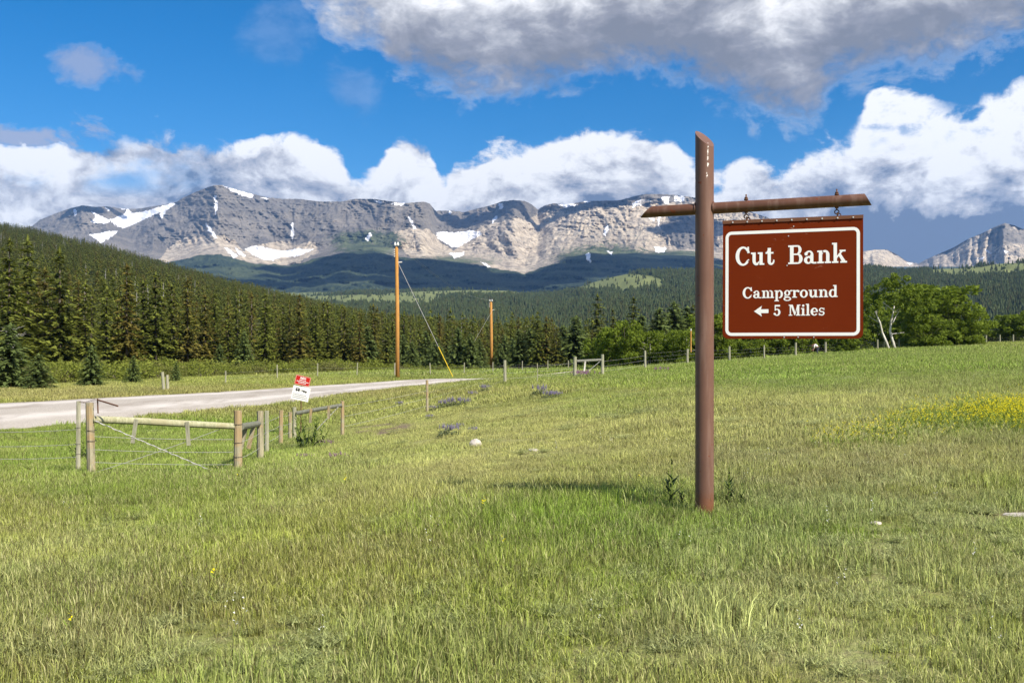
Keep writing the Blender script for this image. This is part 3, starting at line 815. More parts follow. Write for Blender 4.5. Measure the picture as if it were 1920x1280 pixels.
def scatter(name, protos, P, R, S, I, T=None, label=None):
    c = bpy.data.collections.new(name + '_kinds')
    for k, o in enumerate(protos):
        o.name = '%s_kind_%02d' % (name, k)
        c.objects.link(o)
    n = len(P)
    at_ = {'rot': ('FLOAT_VECTOR', R), 'size': ('FLOAT', S), 'which': ('INT', I)}
    if T is not None: at_['tone'] = ('FLOAT_COLOR', np.concatenate([T, np.ones((n, 1))], 1))
    me = bpy.data.meshes.new(name)
    me.vertices.add(n); me.vertices.foreach_set('co', np.asarray(P, np.float32).ravel())
    for an, (ty, arr) in at_.items():
        a = me.attributes.new(an, ty, 'POINT')
        a.data.foreach_set('color' if ty == 'FLOAT_COLOR' else ('vector' if ty == 'FLOAT_VECTOR' else 'value'), np.asarray(arr, np.int32 if ty == 'INT' else np.float32).ravel())
    o = bpy.data.objects.new(name, me); COL.objects.link(o)
    g = bpy.data.node_groups.new(name, 'GeometryNodeTree')
    g.interface.new_socket('Geometry', in_out='INPUT', socket_type='NodeSocketGeometry')
    g.interface.new_socket('Geometry', in_out='OUTPUT', socket_type='NodeSocketGeometry')
    nd = g.nodes; L = g.links
    gi = nd.new('NodeGroupInput'); go = nd.new('NodeGroupOutput')
    ip = nd.new('GeometryNodeInstanceOnPoints'); ci = nd.new('GeometryNodeCollectionInfo')
    ci.inputs['Collection'].default_value = c
    ci.inputs['Separate Children'].default_value = True
    ci.inputs['Reset Children'].default_value = True
    def na(nm, ty):
        x = nd.new('GeometryNodeInputNamedAttribute'); x.data_type = ty; x.inputs[0].default_value = nm; return x.outputs[0]
    L.new(gi.outputs[0], ip.inputs['Points']); L.new(ci.outputs[0], ip.inputs['Instance'])
    ip.inputs['Pick Instance'].default_value = True
    L.new(na('which', 'INT'), ip.inputs['Instance Index'])
    er = nd.new('FunctionNodeEulerToRotation'); L.new(na('rot', 'FLOAT_VECTOR'), er.inputs[0])
    L.new(er.outputs[0], ip.inputs['Rotation']); L.new(na('size', 'FLOAT'), ip.inputs['Scale'])
    L.new(ip.outputs[0], go.inputs[0])
    md = o.modifiers.new('scatter', 'NODES'); md.node_group = g
    return tag(o, kind='stuff', label=label)

# ---------------------------------------------------------------- trees
def leaf_material(name, c_dark, c_light, red=None, trans=0.25, scale=0.35, inst=True):
    m, N, out = mat_new(name)
    r = N.n('ShaderNodeObjectInfo').outputs['Random']
    t = N.attr('tint').outputs[2]
    p = pos(N)
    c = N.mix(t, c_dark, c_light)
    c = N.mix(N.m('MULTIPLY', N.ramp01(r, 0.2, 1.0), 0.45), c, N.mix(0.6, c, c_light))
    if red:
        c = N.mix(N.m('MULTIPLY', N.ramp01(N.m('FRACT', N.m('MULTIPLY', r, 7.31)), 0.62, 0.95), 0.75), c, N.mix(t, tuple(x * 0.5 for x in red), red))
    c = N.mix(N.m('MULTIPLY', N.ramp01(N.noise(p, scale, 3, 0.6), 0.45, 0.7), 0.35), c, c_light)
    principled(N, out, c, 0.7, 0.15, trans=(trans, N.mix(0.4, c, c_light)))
    return m
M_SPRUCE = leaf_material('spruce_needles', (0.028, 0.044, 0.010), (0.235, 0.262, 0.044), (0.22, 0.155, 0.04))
M_BLUE = leaf_material('blue_spruce_needles', (0.034, 0.056, 0.018), (0.21, 0.27, 0.080), None, 0.35)
M_FARTREE = leaf_material('far_needles', (0.022, 0.038, 0.020), (0.12, 0.155, 0.055), (0.11, 0.10, 0.035), scale=0.004)
M_PINE = leaf_material('pine_needles', (0.024, 0.032, 0.008), (0.145, 0.155, 0.028), (0.10, 0.08, 0.02))
M_ASPEN = leaf_material('broad_leaves', (0.030, 0.060, 0.008), (0.21, 0.275, 0.028), None, 0.40)
M_WILLOW = leaf_material('willow_leaves', (0.060, 0.090, 0.014), (0.25, 0.28, 0.045), (0.19, 0.17, 0.07), 0.3)
def bark_material(name, a, b, sc=3.0):
    m, N, out = mat_new(name)
    p = obj_co(N)
    n = N.noise(N.vm('MULTIPLY', p, (6, 6, 1.2)), sc, 4, 0.7)
    principled(N, out, N.mix(N.ramp01(n, 0.35, 0.65), a, b), 0.9, 0.1, bump=n, bump_d=0.02)
    return m
M_BARK = bark_material('conifer_bark', (0.07, 0.055, 0.042), (0.17, 0.145, 0.12))
M_WHITEBARK = bark_material('pale_bark', (0.42, 0.39, 0.33), (0.78, 0.75, 0.68), 0.8)
M_DEAD = bark_material('grey_dead_wood', (0.26, 0.25, 0.23), (0.48, 0.46, 0.42))


def tris_obj(name, V, tint, mat, link=True, parent=None):
    V = np.asarray(V, np.float32).reshape(-1, 3)
    f = np.arange(len(V), dtype=np.int32).reshape(-1, 3)
    return new_obj(name, V, f, mat, parent, attrs={'tint': ('FLOAT', np.repeat(tint, 3))}, link=link)


def spruce_tris(seed, H=10.0, R=1.9, nwh=24, nb0=9, nt=5, tuft=0.42, bottom=0.05, droop=0.22, thin=0.0, top_tuft=1.0):
    g = np.random.default_rng(seed)
    V, T = [], []
    for k in range(nwh):
        h = bottom + (1 - bottom) * ((k + g.uniform(-0.3, 0.3)) / nwh)
        h = min(max(h, bottom), 0.985)
        prof_ = (1 - h) ** 0.78 * min(1, 0.55 + 3.0 * (h - bottom) + 0.25)
        L0 = R * prof_ + 0.10
        nb = max(4, int(nb0 * (0.45 + 0.55 * (1 - h)) + 0.5))
        for b in range(nb):
            if g.random() < thin: continue
            az = 2 * math.pi * (b + g.uniform(-0.4, 0.4)) / nb + k * 0.7
            L = L0 * g.uniform(0.68, 1.15)
            ca, sa = math.cos(az), math.sin(az)
            n = max(2, int(nt * (0.35 + 0.65 * L / R) + 0.5))
            for j in range(n):
                s = (j + 0.65) / n
                r = L * s
                z = h * H + 0.18 * L - droop * r - 0.10 * r * r / max(R, 0.1) + g.uniform(-0.06, 0.06) * R
                w = tuft * (0.65 + 0.5 * (1 - h)) * g.uniform(0.7, 1.3) * (1.15 - 0.35 * s)
                P = np.array([ca * r, sa * r, z])
                out = np.array([ca, sa, -0.25 + g.uniform(-0.3, 0.25)]); side = np.array([-sa, ca, 0])
                for q in range(3):
                    a = g.uniform(-0.9, 0.9)
                    d = out * math.cos(a) + side * math.sin(a)
                    sd_ = np.array([-d[1], d[0], g.uniform(-0.5, 0.5)])
                    base = P - d * w * 0.35 + np.array([0, 0, g.uniform(-0.08, 0.12)])
                    V += [base + sd_ * w * 0.30, base - sd_ * w * 0.30, base + d * w * 1.1 + np.array([0, 0, g.uniform(-0.18, 0.05)]) * w]
                    T.append(np.clip(-0.1 + 0.85 * s + g.uniform(-0.25, 0.35), 0, 1))  # tint falls towards the trunk: shade between the boughs put into the colour
    for q in range(6):        # the leader
        a = q * 1.05
        z0 = H * (0.93 + 0.008 * q)
        V += [np.array([math.cos(a) * 0.12, math.sin(a) * 0.12, z0]), np.array([-math.sin(a) * 0.1, math.cos(a) * 0.1, z0 + 0.05]), np.array([0, 0, H * 1.0 + 0.1])]
        T.append(0.6)
    return np.array(V), np.array(T)


def cone_fins(seed, H, R, tiers=4, n=6):
    """a cheap ragged spruce for hillsides far away"""
    g = np.random.default_rng(seed); V, T = [], []
    for k in range(tiers):
        zt = H * (0.42 + 0.58 * (k + 1) / tiers); zb = H * (0.04 + 0.80 * k / tiers); r = R * (1 - 0.8 * k / tiers)
        for i in range(n):
            a = 2 * math.pi * (i + g.uniform(-0.3, 0.3)) / n + k; b = a + 2 * math.pi / n * g.uniform(0.8, 1.3)
            rr = r * g.uniform(0.65, 1.2); zz = zb + g.uniform(-0.05, 0.05) * H
            V += [np.array([math.cos(a) * rr, math.sin(a) * rr, zz]), np.array([math.cos(b) * rr * 0.9, math.sin(b) * rr * 0.9, zz + g.uniform(-0.03, 0.06) * H]), np.array([0, 0, zt])]
            T.append(np.clip(0.25 + 0.1 * k + g.uniform(-0.2, 0.3), 0, 1))
    return np.array(V), np.array(T)


def conifer_proto(seed, H, R, mat, name='spruce_tree', trunk=0.014, link=True, **kw):
    V, T = spruce_tris(seed, H, R, **kw)
    root = empty(name)
    rng = random.Random(seed)
    MB().tube([(0, 0, -0.4), (0.02, 0, H * 0.3), (0, 0.03, H * 0.65), (0, 0, H * 0.97)], [H * trunk, H * trunk * 0.8, H * trunk * 0.45, 0.02], 7).obj('trunk', M_BARK, root, True)
    tris_obj('crown', V, T, mat, parent=root)
    return remember(root)


def leafy_tris(seed, centers, radii, per=90, leaf=0.16, flat=0.8):
    g = np.random.default_rng(seed); V, T = [], []
    for c, r in zip(centers, radii):
        n = int(per * (r ** 2))
        d = g.normal(size=(n, 3)); d /= np.linalg.norm(d, axis=1)[:, None]
        rad = r * g.uniform(0.35, 1.0, n) ** 0.5
        P = np.array(c) + d * rad[:, None] * np.array([1, 1, flat])
        a = g.normal(size=(n, 3)); a /= np.linalg.norm(a, axis=1)[:, None]
        b = np.cross(a, g.normal(size=(n, 3))); b /= np.linalg.norm(b, axis=1)[:, None] + 1e-9
        s = leaf * g.uniform(0.6, 1.4, n)[:, None]
        q = np.stack([P - a * s * 0.6 - b * s * 0.35, P + b * s * 0.55, P + a * s * 0.8], 1)
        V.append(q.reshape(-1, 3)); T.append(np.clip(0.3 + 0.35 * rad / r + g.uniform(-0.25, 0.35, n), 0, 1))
    return np.concatenate(V), np.concatenate(T)


def broad_proto(seed, H, R, name='broadleaf_tree', stems=1, lean=0.0, nclump=34, leaf=0.17, bark=None, low=0.25, per=110, mat=None, base_off=None):
    g = random.Random(seed)
    root = empty(name)
    tips = []
    tr = MB()
    for s in range(stems):
        bx = (s - (stems - 1) / 2) * 0.5 if stems > 1 else 0
        lx = lean + g.uniform(-0.12, 0.12) + (s - (stems - 1) / 2) * 0.10
        pts, rad = [], []
        for i in range(7):
            t = i / 6
            pts.append((bx + lx * H * t + 0.12 * math.sin(t * 5 + seed + s) * H * 0.08, 0.06 * H * math.sin(t * 3 + s) * 0.4, -0.3 + (H * 0.86 + 0.3) * t))
            rad.append(H * 0.0155 * (1 - 0.8 * t))
        tr.tube(pts, rad, 8, wob=0.08, rng=g)
        tips.append(pts[-1])
        for i in range(9):
            t = low + (0.95 - low) * (i / 8)
            k = t * 6; a = int(min(k, 5)); f = k - a
            p0 = Vector(pts[a]).lerp(Vector(pts[min(a + 1, 6)]), f)
            az = g.uniform(0, 2 * math.pi)
            L = R * (1.0 - 0.75 * abs(t - 0.55)) * g.uniform(0.6, 1.0)
            p2 = p0 + Vector((math.cos(az) * L, math.sin(az) * L, L * g.uniform(0.15, 0.55)))
            p1 = p0.lerp(p2, 0.5) + Vector((0, 0, L * 0.08))
            tr.tube([p0, p1, p2], [H * 0.006, H * 0.004, 0.012], 5)
            tips += [tuple(p2), tuple(p0.lerp(p2, 0.6))]
    tr.obj('trunk', bark or M_WHITEBARK, root, True)
    cs, rs = [], []
    for i in range(nclump):
        b = g.choice(tips)
        cs.append((b[0] + g.gauss(0, R * 0.27), b[1] + g.gauss(0, R * 0.27), max(H * low * 0.8, min(H * 0.97, b[2] + g.gauss(0, R * 0.24)))))
        rs.append(R * g.uniform(0.13, 0.27))
    V, T = leafy_tris(seed, cs, rs, per=per, leaf=leaf)
    tris_obj('crown', V, T, mat or M_ASPEN, parent=root)
    return remember(root)


def bush_proto(seed, R, H, mat, leaf=0.13, per=150, name='willow_bush'):
    g = random.Random(seed)
    root = empty(name)
    st = MB(); cs, rs = [], []
    for i in range(11):
        az = g.uniform(0, 6.28); r = R * g.uniform(0.1, 0.75); z = H * g.uniform(0.35, 0.8)
        st.tube([(0.1 * math.cos(az), 0.1 * math.sin(az), -0.1), (r * 0.5 * math.cos(az), r * 0.5 * math.sin(az), z * 0.6), (r * math.cos(az), r * math.sin(az), z)], [0.03, 0.02, 0.008], 4)
        cs.append((r * math.cos(az), r * math.sin(az), z)); rs.append(R * g.uniform(0.25, 0.42))
    for i in range(9):
        az = g.uniform(0, 6.28); r = R * g.uniform(0.3, 0.8)
        cs.append((r * math.cos(az), r * math.sin(az), H * g.uniform(0.15, 0.4))); rs.append(R * g.uniform(0.22, 0.36))
    st.obj('stems', M_BARK, root)
    V, T = leafy_tris(seed, cs, rs, per=per, leaf=leaf)
    V[:, 2] = np.maximum(V[:, 2], 0.0)
    tris_obj('foliage', V, T, mat, parent=root)
    return remember(root)


def place(proto, loc, rz, sc, first, **kw):
    o = proto if first else copy_tree(proto)
    o.location = loc; o.rotation_euler = (0, 0, rz); o.scale = (sc, sc, sc) if not hasattr(sc, '__len__') else sc
    return tag(o, **kw)

RG = random.Random(7)
ORD = 'first second third fourth fifth sixth seventh eighth ninth tenth eleventh twelfth thirteenth fourteenth fifteenth sixteenth seventeenth eighteenth nineteenth twentieth'.split()
ORD += ['twenty ' + w for w in ORD[:9]] + ['thirtieth']
LANDS = [(-400, 'the left picture edge'), (172, 'the wide young spruce'), (311, 'the two leaning posts'), (565, 'the tilted warning sign'), (745, 'the tall utility pole'), (921, 'the small utility pole'), (1079, 'the far fence brace'), (1340, 'the sign post')]
QUEUE = {}
def later(o, px, noun, where, group):
    o['group'] = group
    QUEUE.setdefault((noun, where), []).append((px, o))
def name_in_order():
    for (noun, where), lst in QUEUE.items():
        lst.sort(key=lambda q: q[0])
        cnt = {}
        for px, o in lst:
            ln = [l for l in LANDS if l[0] <= px][-1][1]
            n = cnt.get(ln, 0); cnt[ln] = n + 1
            o['label'] = '%s %s right of %s, %s' % (ORD[n], noun, ln, where)
used = {}
def put(key, protos, loc, h=None, wide=1.0, **kw):
    """protos: (proto, natural height)"""
    p, H0 = RG.choice(protos)
    first = p.name not in used
    used[p.name] = 1
    s = (h / H0) if h else 1.0
    return place(p, loc, RG.uniform(0, 6.28), (s * wide, s * wide, s), first, **kw)

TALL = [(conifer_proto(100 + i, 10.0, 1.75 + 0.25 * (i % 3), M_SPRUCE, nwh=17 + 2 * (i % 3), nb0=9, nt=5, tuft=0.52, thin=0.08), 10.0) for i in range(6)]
THINP = [(conifer_proto(120 + i, 10.0, 1.35, M_SPRUCE, nwh=22, nb0=7, nt=3, tuft=0.42, thin=0.18, bottom=0.14), 10.0) for i in range(3)]
BLUEP = [(conifer_proto(140 + i, 3.0, 0.95, M_BLUE, name='blue_spruce', nwh=15, nb0=11, nt=5, tuft=0.30, bottom=0.02, droop=0.05, trunk=0.02), 3.0) for i in range(2)]
def gtree(px, Y, dz=-0.15):
    X = at(px, Y)
    z = gz(X, Y) if Y < 150 else max(gz(X, Y), 0) * 0 + float(hill_g(np.array([px]), np.array([float(Y)]))[0]) if px < 1050 else gz(X, min(Y, 168))
    if 140 < Y < 170 and px < 1050:
        z = gz(X, Y) * (1 - (Y - 140) / 30) + float(hill_g(np.array([float(px)]), np.array([float(Y)]))[0]) * (Y - 140) / 30
    return Vector((X, Y, z + dz))

GF = 'spruces of the forest edge beyond the road'
# front rows, with the tall ones where the photograph has them
front = [(18, 88, 11.8), (52, 92, 13.2), (112, 98, 12.0), (84, 102, 10.4), (160, 100, 9.0), (238, 104, 11.6), (200, 103, 8.6), (268, 110, 9.6), (292, 110, 10.6), (322, 112, 9.4), (352, 112, 10.0),
         (385, 118, 8.6), (402, 122, 9.0), (428, 120, 7.6), (460, 118, 6.2), (497, 124, 9.2), (530, 128, 8.0), (562, 126, 9.3), (592, 130, 7.6), (614, 134, 8.6), (646, 132, 8.2), (674, 130, 7.4),
         (700, 134, 8.6), (724, 136, 6.8), (757, 150, 8.2), (786, 150, 7.0), (806, 155, 8.2), (838, 150, 6.6), (862, 150, 7.4), (884, 156, 7.8), (900, 156, 6.4), (942, 156, 6.6), (958, 148, 7.2), (985, 150, 6.2)]
first_label = {238: 'tallest pointed dark spruce standing alone above the forest edge beyond the two leaning posts',
               52: 'very tall dense spruce at the far left of the forest edge'}
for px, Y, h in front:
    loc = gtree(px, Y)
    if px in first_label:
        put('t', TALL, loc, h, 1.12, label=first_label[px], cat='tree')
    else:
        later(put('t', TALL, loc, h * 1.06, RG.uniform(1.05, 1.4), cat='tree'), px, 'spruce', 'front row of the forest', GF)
for row, (dy, st, hh) in enumerate(((10, 22, 9.6), (22, 24, 10.0), (36, 24, 10.4))):
    px = -60 + row * 7
    while px < 1010:
        Y = np.interp(px, [0, 200, 400, 600, 800, 1000], [92, 104, 118, 134, 155, 158]) + dy + RG.uniform(-3, 3)
        loc = gtree(px, Y)
        hmax = hh * np.interp(px, [0, 500, 900], [1.1, 0.95, 0.85])
        later(put('t', TALL if RG.random() < 0.6 else THINP, loc, hmax * RG.uniform(0.75, 1.15), RG.uniform(0.9, 1.2), cat='tree'),
              px, 'spruce', ('second', 'third', 'fourth')[row] + ' row of the forest', GF)
        px += st * RG.uniform(0.7, 1.3)

# young conifers in front of the forest
YOUNG = [(172, 68, 2.9, 1.15, 'wide blue green young spruce right beside the far verge of the road'),
         (250, 72, 2.1, 1.0, 'small blue green spruce between the wide young spruce and the two leaning posts'),
         (20, 66, 4.4, 1.15, 'rounded blue green spruce at the left edge of the picture beyond the road'),
         (72, 64, 2.4, 1.5, 'low broad dark conifer beyond the road at the far left'),
         (412, 108, 3.2, 1.0, 'small blue tinted spruce standing before the dark forest behind the bushes'),
         (458, 112, 4.6, 1.0, 'dense mid sized blue tinted spruce before the thin trunked forest'),
         (330, 74, 1.6, 1.0, 'tiny spruce in the bushes just past the two leaning posts')]
for px, Y, h, w, lab in YOUNG:
    put('b', BLUEP, gtree(px, Y, -0.1), h, w, label=lab, cat='tree')
G2 = 'small bluish spruces along the far side of the road'
for i in range(26):
    px = 690 + i * 13 + RG.uniform(-5, 5)
    if abs(px - 921) < 14: continue
    Y = RG.uniform(128, 146)
    later(put('b', BLUEP, gtree(px, Y, -0.1), RG.uniform(3.0, 6.0), 1.05, cat='tree'), px, 'small bluish spruce', 'in the row behind the poles', G2)

# the dead tree at the left
def dead_tree():
    root = empty('dead_tree', gtree(22, 80), 0.4, label='leafless grey dead tree with crooked branches at the far left', cat='tree')
    g = random.Random(5)
    MB().tube([(0, 0, -0.3), (0.1, 0, 1.8), (-0.15, 0, 3.2), (0.1, 0, 4.4)], [0.13, 0.1, 0.07, 0.03], 7).obj('trunk', M_DEAD, root, True)
    m = MB()
    for i in range(26):
        z = g.uniform(1.6, 4.2); a = g.uniform(0, 6.28); L = g.uniform(0.6, 1.5)
        p = Vector((0, 0, z)); pts = [p]
        for k in range(4):
            p = p + Vector((math.cos(a) * L / 4, math.sin(a) * L / 4, g.uniform(-0.12, 0.25))); a += g.uniform(-0.6, 0.6); pts.append(p)
        m.tube(pts, [0.04, 0.03, 0.022, 0.015, 0.006], 4)
    m.obj('branches', M_DEAD, root)
dead_tree()

# willow thicket between road and forest
BUSH = [(bush_proto(200 + i, 1.7, 1.6 + 0.2 * i, M_WILLOW), 1.6 + 0.2 * i) for i in range(4)]
GB = 'willow bushes between the road and the forest'
for row in range(3):
    px = -30
    while px < 640 + 80 * row:
        Y = np.interp(px, [0, 200, 400, 640, 720], [68, 78, 86, 104, 112]) + row * 7 + RG.uniform(-2, 2)
        if not (row == 0 and (140 < px < 205 or 235 < px < 262)):
            later(put('w', BUSH, gtree(px, Y, -0.05), RG.uniform(0.8, 1.75) * (1 + 0.04 * row), RG.uniform(1.0, 1.5), cat='bush'),
                  px, 'willow bush', ('front', 'middle', 'back')[row] + ' row beyond the road', GB)
        px += RG.uniform(15, 30)
for i in range(14):
    px = 690 + i * 22
    if abs(px - 921) < 14: continue
    later(put('w', BUSH, gtree(px, RG.uniform(118, 128), -0.05), RG.uniform(0.7, 1.2), 1.0, cat='bush'), px, 'low bush', 'under the small spruces', 'low bushes under the small spruces')

# conifers and broadleaf trees behind the middle of the fence
def mtree(px, Y, base_v):
    """base_v: picture row of the foot of the tree"""
    X = at(px, Y); return Vector((X, Y, EYE + (PY0 - base_v) / F * Y))
PINE = [(conifer_proto(160 + i, 8.0, 2.5, M_PINE, name='pine_tree', nwh=15, nb0=9, nt=5, tuft=0.62, thin=0.12, bottom=0.16, droop=-0.12), 8.0) for i in range(2)]
special = [(1120, 170, 12.0, TALL, 'tall pointed dark spruce standing highest above the green leafy trees mid picture', 1.45),
           (1188, 172, 11.6, TALL, 'broad dark spruce standing midway between the tallest spruce and the sign post', 1.5),
           (1236, 178, 9.6, TALL, 'narrow spruce between the reddish topped spruce and the rounded pine', 0.9),
           (1003, 165, 6.9, PINE, 'dark rounded pine rising behind the small spruces right of the far utility pole', 1.25),
           (1272, 168, 9.3, PINE, 'broad flat topped pine close to the brown sign post', 1.15),
           (1030, 180, 8.2, TALL, 'slim spruce just right of the dark rounded pine', 0.9),
           (1160, 178, 7.6, TALL, 'short dark spruce between the two tallest spruces mid picture', 1.0)]
for px, Y, h, pr, lab, w in special:
    put('s', pr, mtree(px, Y, 682), h, w, label=lab, cat='tree')
G3 = 'conifers in the tree line behind the fence brace'
for i in range(26):
    px = 968 + i * 14 + RG.uniform(-5, 5)
    later(put('b', BLUEP if RG.random() < 0.5 else TALL, mtree(px, RG.uniform(122, 140), 685), RG.uniform(4.2, 6.8) * (1.3 if px > 1215 else 1), RG.uniform(1.1, 1.5), cat='tree'), px, 'conifer', 'in the front of the tree line', G3)
px = 960
while px < 1330:
    Y = RG.uniform(160, 200)
    later(put('s', TALL + BLUEP[:1] if RG.random() < 0.7 else THINP, mtree(px, Y, 683), RG.uniform(6.0, 9.4), RG.uniform(1.0, 1.4), cat='tree'), px, 'conifer', 'in the tree line beyond the fence', G3)
    px += RG.uniform(6, 13)
for px in range(1340, 1960, 24):
    if px < 1620: later(put('s', TALL, mtree(px + RG.uniform(-6, 6), RG.uniform(190, 215), 668), RG.uniform(5.0, 7.5), 1.0, cat='tree'), px, 'conifer', 'half hidden behind leafy trees', 'conifers behind the right leafy trees')

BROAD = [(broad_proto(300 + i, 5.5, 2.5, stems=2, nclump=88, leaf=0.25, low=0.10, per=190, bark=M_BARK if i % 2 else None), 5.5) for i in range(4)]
SHRUB = [(broad_proto(320 + i, 3.2, 2.0, name='leafy_shrub', stems=3, nclump=70, leaf=0.22, low=0.06, per=330, bark=M_BARK), 3.2) for i in range(3)]
mid = [(1116, 108, 686, 3.0), (1142, 104, 688, 3.9), (1168, 100, 688, 4.6), (1192, 104, 687, 4.2), (1218, 100, 686, 3.4), (1240, 106, 684, 3.0),
       (1262, 98, 682, 3.2), (1288, 96, 680, 3.0), (1310, 108, 678, 3.8), (1335, 104, 678, 4.2)]
GM = 'leafy green trees behind the fence between brace and sign post'
for px, Y, bv, h in mid:
    later(put('m', BROAD, mtree(px, Y, bv), h, 0.95, cat='tree'), px, 'bushy green broadleaf tree', 'behind the fence', GM)
GL = 'leafy trees under the hanging sign'
for i, px in enumerate(range(1350, 1590, 17)):
    Y = 112 + 6 * (i % 3) + (8 if abs(px - 1530) < 30 else 0)
    later(put('m', BROAD if i % 2 else SHRUB, mtree(px, Y, np.interp(px, [1350, 1620], [674, 656])), RG.uniform(4.2, 5.6), 1.0, cat='tree'), px, 'broadleaf tree', 'below the hanging sign', GL)
for i, px in enumerate(range(1345, 1600, 26)):
    if abs(px - 1530) < 26: continue
    later(put('m', SHRUB, mtree(px, 104, np.interp(px, [1350, 1620], [677, 660])), RG.uniform(1.8, 2.6), 1.0, cat='shrub'), px, 'low leafy shrub', 'at the fence below the hanging sign', 'low shrubs at the fence')
# the big tree with white stems
def big_aspen():
    root = empty('aspen_tree', mtree(1676, 122, 655), 0, label='large spreading aspen with two bare white leaning trunks right of the sign', cat='tree')
    k = 122 / F
    def q(px, v, dy=0.0): return ((px - 1676) * k, dy, (654 - v) * k)
    MB().tube([q(1668, 658), q(1662, 640), q(1654, 622), q(1650, 604), q(1643, 588), q(1636, 572)], [0.17, 0.15, 0.13, 0.11, 0.08, 0.05], 8).obj('trunk', M_WHITEBARK, root, True)
    MB().tube([q(1683, 658, 0.6), q(1678, 640, 0.6), q(1672, 620, 0.6), q(1674, 604, 0.6), q(1679, 584, 0.7), q(1684, 560, 0.9)], [0.19, 0.17, 0.15, 0.13, 0.09, 0.05], 8).obj('trunk', M_WHITEBARK, root, True)
    br = MB()
    g = random.Random(3)
    for a, b in (((1650, 604), (1632, 590)), ((1655, 622), (1652, 598)), ((1674, 604), (1692, 580)), ((1679, 584), (1660, 566)), ((1672, 625), (1700, 622)), ((1643, 588), (1656, 560)), ((1679, 584), (1712, 560)), ((1640, 580), (1626, 560))):
        m_ = ((a[0] + b[0]) / 2 + g.uniform(-3, 3), (a[1] + b[1]) / 2)
        br.tube([q(*a), q(*m_, 0.4), q(*b, 0.8)], [0.07, 0.05, 0.03], 6)
    br.obj('limbs', M_WHITEBARK, root, True)
    cs, rs = [], []
    poly = [(1612, 585), (1622, 555), (1645, 535), (1662, 518), (1680, 512), (1698, 528), (1722, 535), (1745, 545), (1740, 590), (1730, 620), (1704, 606), (1694, 578), (1660, 566), (1636, 580), (1618, 592)]
    while len(cs) < 130:
        x, y = g.uniform(1608, 1750), g.uniform(510, 625)
        if in_poly(np.array([x]), np.array([y]), poly)[0]:
            p = q(x, y, g.uniform(-2.4, 2.8)); cs.append(p); rs.append(g.uniform(0.32, 0.60))
    V, T = leafy_tris(9, cs, rs, per=260, leaf=0.24)
    tris_obj('crown', V, T, M_ASPEN, parent=root)
big_aspen()
big = [(1722, 142, 655, 8.8, 1.25, 'tall rounded leafy tree directly right of the white trunked aspen'),
       (1762, 130, 655, 7.9, 1.3, 'widest dark green leafy tree in the clump right of the sign'),
       (1796, 128, 652, 6.2, 1.2, 'lower sloping leafy tree at the right end of the clump by the fence'),
       (1742, 124, 656, 4.4, 1.2, 'shorter bright green leafy tree in front of the big clump right of the sign'),
       (1700, 152, 655, 7.6, 1.2, 'dark leafy tree behind the white trunked aspen'),
       (1640, 152, 655, 6.0, 1.2, 'leafy tree behind the right edge of the hanging sign'),
       (1600, 138, 656, 3.6, 1.2, 'low leafy tree close beside the lower right corner of the hanging sign'),
       (1814, 126, 651, 3.6, 1.1, 'small leafy tree at the foot of the clump beside the open fence'),
       (1848, 160, 650, 4.2, 1.2, 'dark leafy tree behind the left of the last three fence posts'),
       (1872, 165, 650, 4.0, 1.1, 'dark leafy tree behind the middle of the last three fence posts'),
       (1898, 160, 650, 4.9, 1.2, 'bright green leafy tree behind the last fence post at the right edge'),
       (1925, 158, 650, 5.4, 1.2, 'leafy tree cut by the right edge of the picture')]
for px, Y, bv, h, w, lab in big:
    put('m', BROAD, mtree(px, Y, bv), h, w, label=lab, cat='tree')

# ---------------------------------------------------------------- forests beyond count
def forest_hill():
    g = np.random.default_rng(21)
    protos = []
    for i in range(5):
        V, T = spruce_tris(400 + i, 10.0, (1.4, 1.9, 2.3, 1.7, 2.1)[i], nwh=11, nb0=6, nt=2 + (i % 2), tuft=0.8, thin=(0.3 if i == 0 else 0.08), bottom=(0.2 if i == 0 else 0.05))
        protos.append(tris_obj('k', V, T, M_SPRUCE, link=False))
    sm = MB().tube([(0, 0, 0), (0.1, 0, 5), (0, 0.1, 9.5)], [0.16, 0.11, 0.03], 5)
    rr = random.Random(1)
    for q in range(16):
        z = rr.uniform(2, 9); a = rr.uniform(0, 6.28); l = rr.uniform(0.5, 1.1); sm.tube([(0, 0, z), (math.cos(a) * l, math.sin(a) * l, z - 0.1)], [0.05, 0.02], 3)
    protos.append(new_obj('k', sm.v, sm.f, M_DEAD, link=False))
    P = []
    n = 0
    while n < 17000:
        px = g.uniform(-260, 1040, 6000); D = hill_D(px)
        s = np.sqrt(g.uniform(0, 1, 6000)); Y = 150 + (D * 1.06 - 150) * s
        keep = g.uniform(0, 1, 6000) < (Y / (D * 1.06)) ** 0.2 * D / 1400 * np.clip((1040 - px) / 1300 + 0.45, 0, 1)
        ok = keep & (Y > np.interp(px, [0, 1000], [132, 185]))
        P.append(np.stack([px[ok], Y[ok]], 1)); n += ok.sum()
    P = np.concatenate(P)[:17000]
    px, Y = P.T
    gap = fbm(px / 26, Y / 70, 3, 98) > -0.30
    px, Y = px[gap], Y[gap]
    z = hill_g(px, Y) - 0.4
    pts = np.stack([(px - PX0) / F * Y, Y, z], 1)
    S = g.uniform(0.5, 1.3, len(px)) * np.interp(px, [0, 900], [1.0, 0.9]) * (1 + 0.2 * fbm(px / 40, Y / 60, 2, 8))
    scatter('spruce_forest', protos, pts, rot_points(len(px), g, 0.03), S, np.where(g.random(len(px)) < 0.02, 5, g.integers(0, 5, len(px))), label='dense dark spruce forest covering the hillside')
forest_hill()


